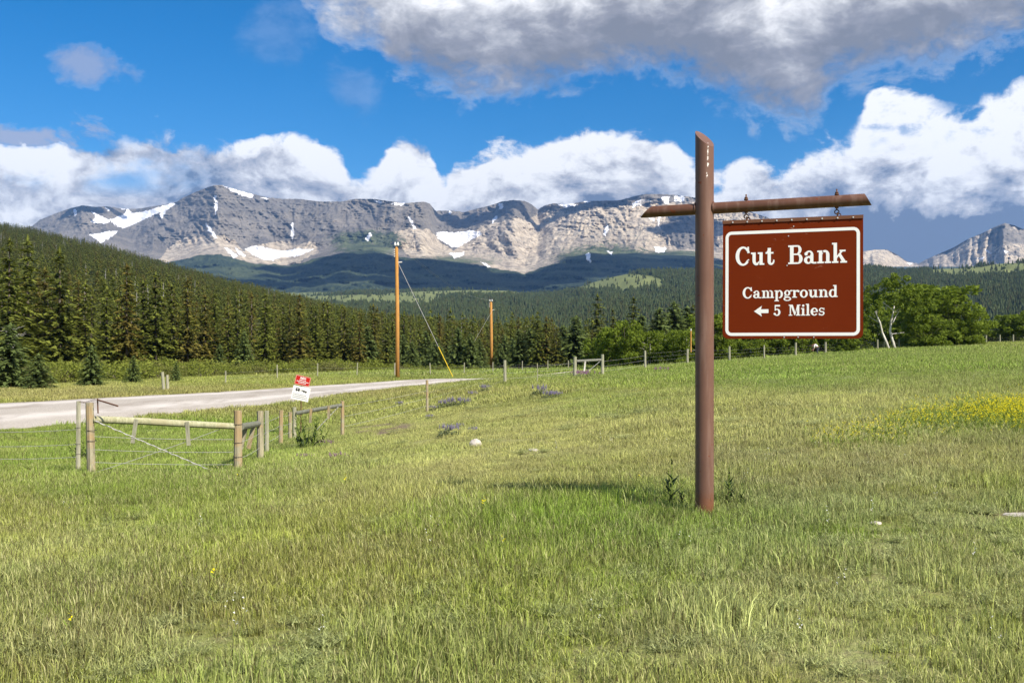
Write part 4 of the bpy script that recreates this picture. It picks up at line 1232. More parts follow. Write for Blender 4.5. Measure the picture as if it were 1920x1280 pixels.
def forest_ridge():
    g = np.random.default_rng(22)
    protos = []
    for i in range(4):
        V, T = cone_fins(500 + i, 11.0, 2.6); protos.append(tris_obj('k', V, T, M_FARTREE, link=False))
    V, T = leafy_tris(7, [(0, 0, 3.2), (1, 0.5, 4.5)], [2.6, 2.0], per=6, leaf=2.2); protos.append(tris_obj('k', V, T, M_FARTREE, link=False))
    n = 60000
    px = g.uniform(330, 2050, n)
    v = np.stack([r[0] for r in _RR]); Yr = np.stack([r[1] for r in _RR])
    Z = EYE + (PY0 - v) / F * Yr
    t = g.uniform(0, 1, n) ** 0.75
    row = 4 + t * 69.9
    ci = (px + 700) / 8.0; c0 = np.floor(ci).astype(int); fc = ci - c0; r0 = np.floor(row).astype(int); fr = row - r0
    r1 = np.minimum(r0 + 1, len(_RR) - 1)
    def bil(A): return (A[r0, c0] * (1 - fr) + A[r1, c0] * fr) * (1 - fc) + (A[r0, c0 + 1] * (1 - fr) + A[r1, c0 + 1] * fr) * fc
    Y = bil(Yr); z = bil(Z); vv = PY0 + F * (EYE - z) / Y
    md = ridge_meadow(px, Y, vv)
    ok = g.uniform(0, 1, n) > np.clip(md * 1.9 - 0.25, 0, 0.97)
    px, Y, z = px[ok], Y[ok], z[ok]
    pts = np.stack([(px - PX0) / F * Y, Y, z - 0.3], 1)
    big = 1 + 0.25 * fbm(px / 30, Y / 200, 2, 9)
    scatter('ridge_forest', protos, pts, rot_points(len(px), g, 0.03), g.uniform(0.6, 1.25, len(px)) * big, np.where(g.uniform(0, 1, len(px)) < 0.16, 4, g.integers(0, 4, len(px))), label='forest of small conifers covering the far ridge')
forest_ridge()
for _lst in (TALL, THINP, BLUEP, BUSH, PINE, BROAD, SHRUB):
    for _p, _h in _lst:
        if _p.name not in used:
            for _c in list(_p.children): bpy.data.objects.remove(_c)
            bpy.data.objects.remove(_p)

name_in_order()

# ---------------------------------------------------------------- grass and wild flowers
def grass_material(name, dark=0.45, light=1.55, dryf=0.16, trans=0.35):
    m, N, out = mat_new(name)
    tone_ = N.attr('tone', 'INSTANCER').outputs[0]
    t = N.attr('tint').outputs[2]
    hgt = N.attr('along').outputs[2]
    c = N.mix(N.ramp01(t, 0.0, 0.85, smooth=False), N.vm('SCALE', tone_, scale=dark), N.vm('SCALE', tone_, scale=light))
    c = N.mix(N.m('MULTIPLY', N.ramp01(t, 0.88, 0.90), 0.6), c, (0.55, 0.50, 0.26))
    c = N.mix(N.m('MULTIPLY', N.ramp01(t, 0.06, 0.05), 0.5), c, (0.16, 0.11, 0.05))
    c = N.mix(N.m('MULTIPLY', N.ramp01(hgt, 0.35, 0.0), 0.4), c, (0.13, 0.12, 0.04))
    principled(N, out, c, 0.55, 0.25, trans=(trans, c))
    return m
M_GRASS = grass_material('grass_blades', 0.15, 1.85)


def blades(seed, n, size, hlo, hhi, w, lean=0.45, heads=0.0, link=False, dry=0.0, clump=0.0):
    g = np.random.default_rng(seed)
    bx = g.uniform(-size / 2, size / 2, n); by = g.uniform(-size / 2, size / 2, n)
    if clump:
        k = g.integers(0, max(3, n // 28), n)
        cx = g.uniform(-size / 2, size / 2, k.max() + 1); cy = g.uniform(-size / 2, size / 2, k.max() + 1)
        sel = g.random(n) < clump
        bx = np.where(sel, cx[k] + g.normal(0, 0.02, n), bx); by = np.where(sel, cy[k] + g.normal(0, 0.02, n), by)
    h = g.uniform(hlo, hhi, n) * (0.75 + 0.5 * g.random(n))
    a = g.uniform(0, 2 * math.pi, n); wd = w * g.uniform(0.6, 1.4, n)
    ln = h * np.abs(g.normal(0.0, lean, n)) * 0.9 + 0.01
    d = np.stack([np.cos(a), np.sin(a)], 1); f = a + g.uniform(-1.5, 1.5, n)
    s = np.stack([np.cos(f), np.sin(f)], 1) * wd[:, None] / 2
    B = np.stack([bx, by], 1)
    M_ = B + d * ln[:, None] * 0.35; Tp = B + d * ln[:, None]
    z0 = np.full(n, -0.03); z1 = h * 0.55; z2 = h * (1 - 0.25 * np.clip(ln / h, 0, 1))
    def c3(xy, z): return np.concatenate([xy, z[:, None]], 1)
    V = np.stack([c3(B - s, z0), c3(B + s, z0), c3(M_ + s * 0.8, z1), c3(M_ - s * 0.8, z1), c3(Tp, z2)], 1).reshape(-1, 3)
    b = (np.arange(n) * 5)[:, None]
    F3 = np.concatenate([b + np.array([[0, 1, 2]]), b + np.array([[0, 2, 3]]), b + np.array([[3, 2, 4]])]).astype(np.int32)
    t = g.random(n); t = np.where(g.random(n) < dry, 0.95, t)
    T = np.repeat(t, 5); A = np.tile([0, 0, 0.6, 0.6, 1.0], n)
    nh = int(n * heads)
    if nh:      # seed heads: small spindles on thin stems
        hx = g.uniform(-size / 2, size / 2, nh); hy = g.uniform(-size / 2, size / 2, nh); hh = hhi * g.uniform(1.0, 1.5, nh)
        an = g.uniform(0, 6.28, nh); le = hh * g.uniform(0.02, 0.3, nh)
        top = np.stack([hx + np.cos(an) * le, hy + np.sin(an) * le], 1); base = np.stack([hx, hy], 1)
        dd = np.stack([np.cos(an), np.sin(an)], 1)
        sn = np.stack([np.cos(an + 1.3), np.sin(an + 1.3)], 1) * w * 0.22
        hw = np.stack([np.cos(an + 1.3), np.sin(an + 1.3)], 1) * w * 0.42
        zt = hh
        L = 0.035 + 0.03 * g.random(nh)
        V2 = np.stack([c3(base - sn, np.full(nh, -0.02)), c3(base + sn, np.full(nh, -0.02)), c3(top, zt),
                       c3(top - hw + dd * L[:, None] * .15, zt + L * 0.35), c3(top + hw + dd * L[:, None] * .15, zt + L * 0.35), c3(top + dd * L[:, None] * 0.5, zt + L)], 1).reshape(-1, 3)
        b2 = (np.arange(nh) * 6)[:, None] + len(V)
        F3 = np.concatenate([F3, b2 + np.array([[0, 1, 2]]), b2 + np.array([[2, 4, 3]]), b2 + np.array([[3, 4, 5]])]).astype(np.int32)
        V = np.concatenate([V, V2])
        tt = np.where(g.random(nh) < 0.5, 0.02, 0.93)
        T = np.concatenate([T, np.repeat(tt, 6)]); A = np.concatenate([A, np.tile([0.2, 0.2, 1, 1, 1, 1], nh)])
    o = new_obj('grass_kind', V, F3, M_GRASS, attrs={'tint': ('FLOAT', T), 'along': ('FLOAT', A)}, link=link)
    return o


def forb(seed, size, n, h, leaf):
    """low sage like plant with many small leaves"""
    g = np.random.default_rng(seed); V, T = [], []
    for i in range(n):
        a = g.uniform(0, 6.28); r = size * g.uniform(0, 1) ** 0.7; hh = h * g.uniform(0.4, 1.1)
        for k in range(7):
            z = hh * (k + 1) / 7; p = np.array([math.cos(a) * r * z / h * 1.2, math.sin(a) * r * z / h * 1.2, z])
            b = g.uniform(0, 6.28); L = leaf * g.uniform(0.6, 1.3)
            d = np.array([math.cos(b), math.sin(b), g.uniform(0.1, 0.9)]); s = np.array([-d[1], d[0], 0]) * 0.22
            V += [p - s * L * 0.5, p + s * L * 0.5, p + d * L]; T.append(g.uniform(0.2, 0.85))
    V = np.array(V); f = np.arange(len(V), dtype=np.int32).reshape(-1, 3)
    return new_obj('grass_kind', V, f, M_GRASS, attrs={'tint': ('FLOAT', np.repeat(T, 3)), 'along': ('FLOAT', np.ones(len(V)))}, link=False)


def ground_points(y0, y1, step, seed, umax=0.60, extra=3.0):
    g = np.random.default_rng(seed)
    ys = np.arange(y0, y1, step)
    P = []
    for y in ys:
        w = umax * y + extra
        xs = np.arange(-w, w, step)
        P.append(np.stack([xs + g.uniform(-0.5, 0.5, len(xs)) * step, y + g.uniform(-0.5, 0.5, len(xs)) * step], 1))
    P = np.concatenate(P)
    rd = road_dist(P[:, 0], P[:, 1])
    P = P[rd > 0.15 * step + 0.1]
    return P


def tilt_rot(P, g, h=0.4):
    X, Y = P.T
    gx = (ground(X + h, Y) - ground(X - h, Y)) / (2 * h); gy = (ground(X, Y + h) - ground(X, Y - h)) / (2 * h)
    az = g.uniform(0, 2 * math.pi, len(X))
    R = np.zeros((len(X), 3))
    for i in range(len(X)):
        n = Vector((-gx[i], -gy[i], 1)).normalized()
        M = n.to_track_quat('Z', 'Y').to_matrix() @ Matrix.Rotation(az[i], 3, 'Z')
        R[i] = M.to_euler()
    return R


SPEC = dict(
    short=[blades(600 + i, 560, 0.56, 0.03, 0.085, 0.0046, 0.7, heads=0.01, dry=0.07, clump=0.4) for i in range(4)],
    tall=[blades(610 + i, 560, 0.56, 0.07, 0.155, 0.0050, 0.4, heads=0.01, dry=0.03, clump=0.3) for i in range(4)],
    seed=[blades(620 + i, 460, 0.56, 0.05, 0.12, 0.0046, 0.6, heads=0.16, dry=0.10, clump=0.5) for i in range(3)],
    sage=[forb(630 + i, 0.26, 90, 0.09, 0.026) for i in range(3)])
LAY = ['short'] * 4 + ['tall'] * 4 + ['seed'] * 3 + ['sage'] * 3
def kinds(X, Y, g_, rng):
    """which kind grows at each spot"""
    px, py = img_of(X, Y, g_)
    n1 = fbm(X / 1.1, Y / 1.1, 3, 15); n2 = fbm(X / 0.9 + 4, Y / 0.9, 3, 16)
    pt = zone(px, py, 1230, 1000, 430, 78) * 1.2 + zone(px, py, 320, 850, 420, 95) * 0.8 + zone(px, py, 1560, 690, 560, 50) * 0.6 + zone(px, py, 1850, 790, 160, 50) + 0.22 + n1 * 0.7
    ps = 0.24 + zone(px, py, 150, 1180, 380, 110) * 0.8 + n2 * 0.5 + zone(px, py, 1600, 900, 300, 90) * 0.3
    pg = zone(px, py, 1650, 1080, 480, 260) * 0.35 + zone(px, py, 800, 1240, 800, 90) * 0.3 + 0.10 - n1 * 0.25
    r = rng.random(X.shape)
    k = np.zeros(X.shape, int)
    k = np.where(r < np.clip(pt, 0.04, 0.95), 1, k)
    r2 = rng.random(X.shape)
    k = np.where(r2 < np.clip(ps, 0.03, 0.6), 2, k)
    r3 = rng.random(X.shape)
    k = np.where(r3 < np.clip(pg, 0.0, 0.55) * np.where(Y > 15, 0.5, 1), 3, k)
    off = np.array([0, 4, 8, 11]); cnt = np.array([4, 4, 3, 3])
    return off[k] + (rng.random(X.shape) * cnt[k]).astype(int), k
def grass_layer(name, y0, y1, step, seed, protos, sizes, label, kfn=None, thin=True, umax=0.6):
    rng = np.random.default_rng(seed)
    P = ground_points(y0, y1, step, seed, umax)
    X, Y = P.T
    g_ = ground(X, Y)
    b = bare(X, Y, g_)
    ok = (rng.random(len(X)) > b * 0.85)
    P = P[ok]; X, Y = P.T; g_ = g_[ok]
    I, k = kfn(X, Y, g_, rng) if kfn else (rng.integers(0, len(protos), len(X)), None)
    T = tone(X, Y, g_) * (1 + 0.13 * rng.normal(size=(len(X), 1)))
    if k is not None:
        T = np.where((k == 3)[:, None], T * 0.35 + np.array([0.38, 0.41, 0.18]) * 0.5, T)
        T = np.where((k == 2)[:, None], T * 0.8 + np.array([0.26, 0.21, 0.10]) * 0.2, T)
    px, py = img_of(X, Y, g_)
    S = rng.uniform(*sizes, len(X)) * (1 + 0.25 * fbm(X / 1.5, Y / 1.5, 2, 33))
    S = S * (1 - 0.38 * zone(px, py, 900, 835, 380, 75)) * (1 - 0.3 * np.exp(-((road_dist(X, Y)) / 1.2) ** 2))
    scatter(name, protos, np.stack([X, Y, g_], 1), tilt_rot(P, rng), S, I, np.clip(T, 0.01, 0.7), label=label)
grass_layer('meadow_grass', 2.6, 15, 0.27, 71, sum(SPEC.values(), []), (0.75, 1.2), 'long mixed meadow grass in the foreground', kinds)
P2 = ([blades(640 + i, 560, 1.1, 0.04, 0.09, 0.008, 0.5, heads=0.01, dry=0.07, clump=0.4) for i in range(4)] + [blades(650 + i, 560, 1.1, 0.08, 0.17, 0.008, 0.35, dry=0.03, clump=0.3) for i in range(4)]
      + [blades(660 + i, 460, 1.1, 0.06, 0.13, 0.008, 0.5, heads=0.06, dry=0.10, clump=0.4) for i in range(3)] + [forb(670 + i, 0.45, 150, 0.12, 0.05) for i in range(3)])
grass_layer('meadow_grass', 15, 38, 0.50, 72, P2, (0.8, 1.2), 'pale grass over the middle of the meadow', kinds)
P3 = [blades(680 + i, 480, 2.2, 0.09, 0.20, 0.020, 0.4, heads=0.01, dry=0.07, clump=0.3) for i in range(5)]
grass_layer('meadow_grass', 38, 92, 0.95, 73, P3, (0.8, 1.2), 'grass beyond the fence and along both verges of the road')
P4 = [blades(690 + i, 380, 4.2, 0.16, 0.36, 0.05, 0.4, heads=0.0, dry=0.07) for i in range(4)]
grass_layer('meadow_grass', 92, 172, 2.1, 74, P4, (0.8, 1.2), 'distant grass at the foot of the forest')


# flowers
def flat_material(name, c, rough=0.8, trans=0.2, spec=0.2, var=0.0):
    m, N, out = mat_new(name)
    col = c
    if var:
        n = N.noise(obj_co(N), 14, 4, 0.6)
        col = N.mix(n, tuple(x * (1 - var) for x in c), tuple(min(1, x * (1 + var)) for x in c))
    principled(N, out, col, rough, spec, trans=(trans, col) if trans else None)
    return m
M_YEL = flat_material('yellow_petals', (0.80, 0.68, 0.01))
M_STEM = flat_material('green_stems', (0.20, 0.27, 0.045))
M_WHITEF = flat_material('white_petals', (0.8, 0.79, 0.74))
M_PUR = flat_material('lupine_petals', (0.33, 0.29, 0.42), var=0.35)
M_PINK = flat_material('pink_petals', (0.42, 0.24, 0.36), var=0.3)
M_LUPL = flat_material('lupine_leaves', (0.13, 0.17, 0.085))


def flower_kind(seed, n, h, petal, R, mat, leafy=True):
    g = np.random.default_rng(seed); V, Fm, mi = [], [], []
    for i in range(n):
        x, y = g.normal(0, R, 2); hh = h * g.uniform(0.6, 1.15); lx, ly = g.uniform(-0.05, 0.05, 2)
        b = len(V)
        V += [(x - 0.004, y, 0), (x + 0.004, y, 0), (x + lx, y + ly, hh)]; Fm.append((b, b + 1, b + 2)); mi.append(0)
        if leafy:
            for k in range(6):
                a = g.uniform(0, 6.28); z = hh * g.uniform(0.1, 0.8); b = len(V)
                V += [(x, y, z), (x + 0.035 * math.cos(a), y + 0.035 * math.sin(a), z + 0.04), (x + 0.02 * math.cos(a + .5), y + 0.02 * math.sin(a + .5), z + 0.01)]
                Fm.append((b, b + 1, b + 2)); mi.append(0)
        for k in range(5):
            a = k * 1.257 + g.uniform(-0.3, 0.3); b = len(V); z = hh + g.uniform(-0.05, 0.03)
            V += [(x + lx, y + ly, z), (x + lx + petal * math.cos(a), y + ly + petal * math.sin(a), z + petal * 0.6), (x + lx + petal * math.cos(a + .8), y + ly + petal * math.sin(a + .8), z + petal * 0.4)]
            Fm.append((b, b + 1, b + 2)); mi.append(1)
    o = new_obj('flower_kind', V, Fm, M_STEM, link=False)
    o.data.materials.append(mat)
    o.data.polygons.foreach_set('material_index', mi)
    return o
def flowers(name, protos, spots, label):
    g = np.random.default_rng(len(spots))
    P = np.array([(at(px, Y), Y) for px, Y in spots])
    z = ground(P[:, 0], P[:, 1])
    scatter(name, protos, np.concatenate([P, z[:, None]], 1), rot_points(len(P), g), g.uniform(0.8, 1.2, len(P)), g.integers(0, len(protos), len(P)), label=label)
def Y_of(px, py):
    """distance of the ground seen at a picture row"""
    Ys = np.arange(4, 70, 0.1); g_ = ground((px - PX0) / F * Ys, Ys)
    pv = PY0 + F * (EYE - g_) / Ys
    i = np.where(pv <= py)[0]
    return float(Ys[i[0]]) if len(i) else 70.0
g = random.Random(4)
sp = []
for i in range(430):
    px = 1990 - abs(g.gauss(0, 130)); py = 775 + g.gauss(0, 14) + (1920 - px) * 0.06
    sp.append((px, Y_of(px, py + 12)))
for i in range(22):
    px = g.uniform(1540, 1700); py = 836 - (px - 1480) * 0.07 + g.gauss(0, 7)
    sp.append((px, Y_of(px, py + 8)))
flowers('yellow_wildflowers', [flower_kind(i, 6, 0.30, 0.017, 0.20, M_YEL) for i in range(3)], sp, 'dense patch of small yellow wildflowers at the right edge')
sp = [(x, Y_of(x, y)) for x, y in ((1210, 925), (913, 1003), (927, 1062), (386, 1150), (1145, 760), (1052, 742), (114, 1236), (1780, 822), (1815, 818), (1770, 830), (455, 925), (637, 940))]
flowers('yellow_wildflowers', [flower_kind(20 + i, 1, 0.24, 0.022, 0.03, M_YEL) for i in range(2)], sp, 'single yellow flowers scattered in the meadow')
sp = [(g.uniform(100, 1900), Y_of(1000, g.uniform(700, 1250))) for i in range(26)] + [(x, Y_of(x, y)) for x, y in ((1570, 1003), (1744, 947), (1616, 834), (1590, 840), (1430, 872), (1820, 716), (1812, 714), (1535, 848), (1402, 905))]
flowers('white_wildflowers', [flower_kind(30 + i, 2, 0.16, 0.013, 0.03, M_WHITEF, False) for i in range(2)], sp, 'tiny white flowers scattered in the meadow')


def lupine_proto(seed, spikes, R, H, mat=None, leafn=160):
    g = np.random.default_rng(seed)
    root = empty('lupine_plant' if mat is None else 'pink_flower_clump')
    V, f = [], []
    for i in range(leafn):
        a = g.uniform(0, 6.28); r = R * g.uniform(0, 1) ** 0.5; z = H * g.uniform(0.1, 0.62) * (1.1 - 0.6 * r / R)
        c = np.array([r * math.cos(a), r * math.sin(a), z])
        for k in range(4):
            b = g.uniform(0, 6.28); L = 0.07 * g.uniform(0.7, 1.3); i0 = len(V)
            d = np.array([math.cos(b), math.sin(b), g.uniform(0, 0.7)]); s = np.array([-d[1], d[0], 0]) * 0.2
            V += [c - s * L, c + s * L, c + d * L]; f.append((i0, i0 + 1, i0 + 2))
    new_obj('leaves', V, f, M_LUPL, root)
    V, f = [], []
    for i in range(spikes):
        a = g.uniform(0, 6.28); r = R * g.uniform(0, 0.95) ** 0.6; h0 = H * g.uniform(0.5, 0.7); h1 = h0 + H * g.uniform(0.22, 0.38)
        for k in range(22):
            t = k / 22; z = h0 + (h1 - h0) * t; rr = 0.022 * (1.15 - t); b = g.uniform(0, 6.28); i0 = len(V)
            c = np.array([r * math.cos(a), r * math.sin(a), z])
            d = np.array([math.cos(b), math.sin(b), 0.3]) * rr; s = np.array([-math.sin(b), math.cos(b), 0]) * rr * 0.6
            V += [c - s, c + s + np.array([0, 0, .004]), c + d * 1.6 + np.array([0, 0, 0.012])]; f.append((i0, i0 + 1, i0 + 2))
    new_obj('flower_spikes', V, f, mat or M_PUR, root)['kind'] = 'stuff'
    return remember(root)
LUP = [lupine_proto(1, 34, 0.32, 0.42), lupine_proto(2, 26, 0.28, 0.40)]
LUPS = [(842, 818, 1.0, 'round violet lupine plant standing alone left of the pale rock'),
        (887, 812, 0.55, 'single thin lupine stem just above the pale rock'),
        (835, 766, 1.15, 'left plant of the largest violet lupine clump beside the lone fence post'),
        (852, 764, 1.25, 'middle plant of the largest violet lupine clump, the tallest in flower'),
        (870, 762, 1.1, 'right plant of the largest violet lupine clump'),
        (812, 772, 0.8, 'small lupine plant right at the foot of the thin fence post'),
        (749, 762, 0.7, 'small lupine plant left of the thin fence post near the road'),
        (910, 736, 1.1, 'lupine plant between the violet clump and the tall lone post'),
        (886, 744, 0.8, 'little lupine plant just beyond the violet clump'),
        (1013, 744, 1.4, 'tall bluish lupine plant in green grass right of the lone post'),
        (1030, 750, 1.1, 'darker lupine plant just right of the tall bluish one'),
        (1044, 748, 0.9, 'last lupine plant of the pair in the green grass, lowest and widest'),
        (806, 786, 0.6, 'very small lupine plant on the bare soil'),
        (862, 802, 0.5, 'tiny lupine plant between clump and pale rock')]
for i, (px, py, s, lab) in enumerate(LUPS):
    Y = Y_of(px, py); p = LUP[i % 2]
    place(p, spot(px, Y, -0.03), i * 1.3, s * 0.8 * (1 + max(0, Y - 25) * 0.012), i < 2, label=lab, cat='flower', group='lupine plants in the meadow')
PK = lupine_proto(5, 30, 0.45, 0.36, M_PINK, 60)
PKS = [(1083, 709, 1.5, 'pink flower clump at the foot of the left far brace post'), (1102, 711, 1.6, 'pink flower clump midway between the far brace posts'),
       (575, 862, 0.5, 'pale pink flower clump in tall grass below the dark thistle'), (607, 838, 0.6, 'pink flower clump just right of the dark thistle'),
       (634, 862, 0.5, 'small pink clump right of the others near the single right brace post'), (508, 868, 0.3, 'tiny bright pink flower right of the near brace'),
       (1238, 700, 1.2, 'faint pink clump in green grass left of the sign post')]
for i, (px, py, s, lab) in enumerate(PKS):
    place(PK, spot(px, Y_of(px, py), -0.02), i * 2.1, s, i == 0, label=lab, cat='flower', group='pink flower clumps')
# dark thistle like weeds
def weed_proto(seed, H, R, n):
    g = np.random.default_rng(seed)
    root = empty('thistle_plant'); st = MB(); V, f = [], []
    for i in range(n):
        a = g.uniform(0, 6.28); r = R * g.uniform(0.1, 1); h = H * g.uniform(0.6, 1.05)
        st.tube([(r * 0.4 * math.cos(a), r * 0.4 * math.sin(a), -0.05), (r * math.cos(a), r * math.sin(a), h)], [0.008, 0.004], 4)
        for k in range(16):
            t = g.uniform(0.1, 1); b = g.uniform(0, 6.28); L = 0.11 * (1.2 - 0.7 * t) * g.uniform(0.6, 1.2); rr = r * (0.4 + 0.6 * t)
            c = np.array([rr * math.cos(a), rr * math.sin(a), h * t]); d = np.array([math.cos(b), math.sin(b), 0.7]); s = np.array([-d[1], d[0], 0]) * 0.16; i0 = len(V)
            V += [c - s * L, c + s * L, c + d * L]; f.append((i0, i0 + 1, i0 + 2))
    st.obj('stems', M_STEM, root)
    new_obj('leaves', V, f, flat_material('weed_leaves', (0.04, 0.07, 0.025)), root)
    return remember(root)
WD = weed_proto(3, 0.55, 0.45, 16); WS = weed_proto(4, 0.42, 0.05, 2)
for i, (px, py, p, s, lab) in enumerate(((580, 842, WD, 1.5, 'bushy dark thistle in front of the second wooden brace'), (152, 866, WD, 0.95, 'dark leafy weed between the thin left post and the near brace post'),
                                         (1262, 952, WS, 1.1, 'thin dark weed stem left of the sign post'), (1372, 950, WS, 0.9, 'short dark weed right of the sign post'),
                                         (1280, 960, WS, 0.7, 'low dark weed close against the sign post'), (1390, 955, WS, 0.6, 'smallest dark weed right of the sign post'))):
    place(p, spot(px, Y_of(px, py), -0.02), i * 1.1, s, p.name not in used, label=lab, cat='weed'); used[p.name] = 1

# ---------------------------------------------------------------- materials for the built things
def wood_material(name, a, b, c, sc=1.0):
    m, N, out = mat_new(name)
    p = obj_co(N)
    n = N.noise(N.vm('MULTIPLY', p, (22, 22, 2.0)), sc, 5, 0.7)
    n2 = N.noise(p, 3.0, 4, 0.6)
    r = N.n('ShaderNodeObjectInfo').outputs['Random']
    col = N.mix(N.ramp01(n, 0.32, 0.66), a, b)
    col = N.mix(N.m('MULTIPLY', N.ramp01(N.m('ADD', n2, N.m('MULTIPLY', r, 0.15)), 0.5, 0.68), 0.75), col, c)
    principled(N, out, col, 0.9, 0.1, bump=n, bump_d=0.008, bump_s=0.8)
    return m
M_POST = wood_material('weathered_wood', (0.20, 0.18, 0.12), (0.42, 0.38, 0.26), (0.38, 0.26, 0.13))
M_GREYPOST = wood_material('grey_green_wood', (0.22, 0.21, 0.15), (0.44, 0.42, 0.31), (0.30, 0.30, 0.20))
M_DARKRAIL = wood_material('dark_grey_wood', (0.12, 0.12, 0.10), (0.25, 0.25, 0.21), (0.18, 0.19, 0.14))
M_RAIL = wood_material('pale_rail_wood', (0.30, 0.30, 0.17), (0.50, 0.48, 0.31), (0.38, 0.34, 0.20))
M_POLE = wood_material('orange_pole_wood', (0.36, 0.17, 0.045), (0.60, 0.31, 0.085), (0.48, 0.24, 0.07))
M_WIRE = flat_material('galvanised_wire', (0.42, 0.41, 0.39), 0.5, 0)
M_RUST = flat_material('rusty_iron', (0.13, 0.065, 0.04), 0.85, 0, var=0.5)
M_YSL = flat_material('yellow_plastic', (0.70, 0.50, 0.03), 0.5, 0)
M_INS = flat_material('insulator_porcelain', (0.62, 0.62, 0.60), 0.3, 0)
M_DARKMETAL = flat_material('dark_metal', (0.05, 0.05, 0.05), 0.6, 0)


def paint_material(name, base, spots=True, streak=False):
    m, N, out = mat_new(name)
    p = obj_co(N)
    n = N.noise(p, 3.0, 5, 0.6)
    c = N.mix(N.ramp01(n, 0.3, 0.7), tuple(x * 0.92 for x in base), tuple(x * 1.08 for x in base))
    c = N.mix(N.m('MULTIPLY', N.ramp01(N.noise(N.vm('MULTIPLY', p, (14, 14, 1.2)), 1.0, 4, 0.6), 0.5, 0.7), 0.3), c, (0.30, 0.20, 0.16))
    if spots:   # rust chips
        sp_ = N.ramp01(N.noise(N.vm('ADD', p, (3.3, 1.2, 0.4)), 17.0, 2, 0.5), 0.70, 0.715)
        c = N.mix(sp_, c, (0.16, 0.04, 0.015))
        sep = N.n('ShaderNodeSeparateXYZ'); N.put(sep.inputs[0], p)
        low = N.ramp01(N.m('ADD', sep.outputs[2], N.m('MULTIPLY', N.noise(p, 9.0, 5, 0.7), -0.35)), 0.12, -0.04)
        c = N.mix(low, c, (0.17, 0.07, 0.035))
    if streak:  # scraped white streak near the top of the post
        sep = N.n('ShaderNodeSeparateXYZ'); N.put(sep.inputs[0], p)
        cx = N.m('ADD', sep.outputs[0], N.m('MULTIPLY', N.m('SUBTRACT', N.noise(p, 12.0, 2, 0.5), 0.5), 0.02))
        tilt = N.m('ADD', N.m('SUBTRACT', cx, 0.012), N.m('MULTIPLY', N.m('SUBTRACT', sep.outputs[2], 3.22), -0.035))
        line = N.m('LESS_THAN', N.m('ABSOLUTE', tilt), N.m('MULTIPLY', N.ramp01(N.noise(p, 40.0, 3, 0.6), 0.46, 0.62), 0.0075))
        zz = N.m('MULTIPLY', N.m('GREATER_THAN', sep.outputs[2], 3.09), N.m('LESS_THAN', sep.outputs[2], 3.41))
        fr = N.m('LESS_THAN', sep.outputs[1], 0.0)
        c = N.mix(N.m('MULTIPLY', N.m('MULTIPLY', line, zz), fr), c, (0.75, 0.70, 0.66))
    principled(N, out, c, 0.48, 0.4, bump=N.noise(p, 60.0, 3, 0.6), bump_d=0.0015, bump_s=0.4)
    return m
M_BROWN = paint_material('brown_post_paint', (0.150, 0.076, 0.053), True, True)
M_BEAM = paint_material('brown_beam_paint', (0.125, 0.055, 0.033), True)
def board_material():
    m, N, out = mat_new('brown_sign_face')
    p = obj_co(N)
    n = N.noise(p, 2.0, 4, 0.6)
    c = N.mix(n, (0.145, 0.018, 0.0022), (0.175, 0.025, 0.0035))
    # fine honeycomb lines of the reflective sheet and some light scratches
    sep = N.n('ShaderNodeSeparateXYZ'); N.put(sep.inputs[0], p)
    ln = N.m('PINGPONG', N.m('MULTIPLY', sep.outputs[2], 55.0), 1.0)
    c = N.mix(N.m('MULTIPLY', N.ramp01(ln, 0.86, 1.0), 0.14), c, (0.07, 0.012, 0.004))
    sc = N.noise(N.vm('MULTIPLY', N.vm('ADD', p, N.vm('SCALE', N.noise(p, 3.0, 2, 0.5, color=True), scale=0.25)), (9, 9, 40)), 1.0, 5, 0.75)
    area = N.ramp01(N.noise(p, 2.2, 2, 0.5), 0.5, 0.65)
    c = N.mix(N.m('MULTIPLY', N.m('MULTIPLY', N.ramp01(sc, 0.60, 0.66), area), 0.6), c, (0.42, 0.25, 0.17))
    principled(N, out, c, 0.6, 0.08, bump=sc, bump_d=0.0008, bump_s=0.3)
    return m
M_BOARD = board_material()
M_WHITE = flat_material('white_sheeting', (0.90, 0.89, 0.86), 0.5, 0, var=0.03)

# ---------------------------------------------------------------- the sign post with its crossbeam
POST = Vector((at(1321, 9.05), 9.05, 0)); POST.z = gz(POST.x, POST.y) - 0.02
YAW = math.radians(-21)          # the right end comes nearer
DIRV = Vector((math.cos(YAW), math.sin(YAW), 0))
def Zp(py, Y=9.05): return EYE + (PY0 - py) / F * Y
root = empty('sign_post', POST, 0, label='tall brown painted steel post with a crossbeam and slant cut ends, standing in the meadow', cat='sign post')
def cut_cylinder(a, b, r, n, cut_a, cut_b):
    """tube from a to b; cut_*: vector whose dot with the rim offset shifts the rim along the axis"""
    a, b = Vector(a), Vector(b); d = (b - a).normalized()
    up = Vector((0, 0, 1)) if abs(d.z) < 0.9 else Vector((0, 1, 0))
    x = d.cross(up).normalized(); y = d.cross(x)
    V = []; rings = 14
    for i in range(rings):
        t = i / (rings - 1)
        for k in range(n):
            o = (x * math.cos(2 * math.pi * k / n) + y * math.sin(2 * math.pi * k / n)) * r
            p = a + (b - a) * t + o
            p = p + d * (o.dot(Vector(cut_a)) * (1 - t) + o.dot(Vector(cut_b)) * t)
            V.append(p)
    Fc = [(i * n + k, i * n + (k + 1) % n, (i + 1) * n + (k + 1) % n, (i + 1) * n + k) for i in range(rings - 1) for k in range(n)]
    Fc += [tuple(range(n - 1, -1, -1)), tuple(range((rings - 1) * n, rings * n))]
    m_ = MB().add(V, Fc); return m_
top = Zp(260) - POST.z
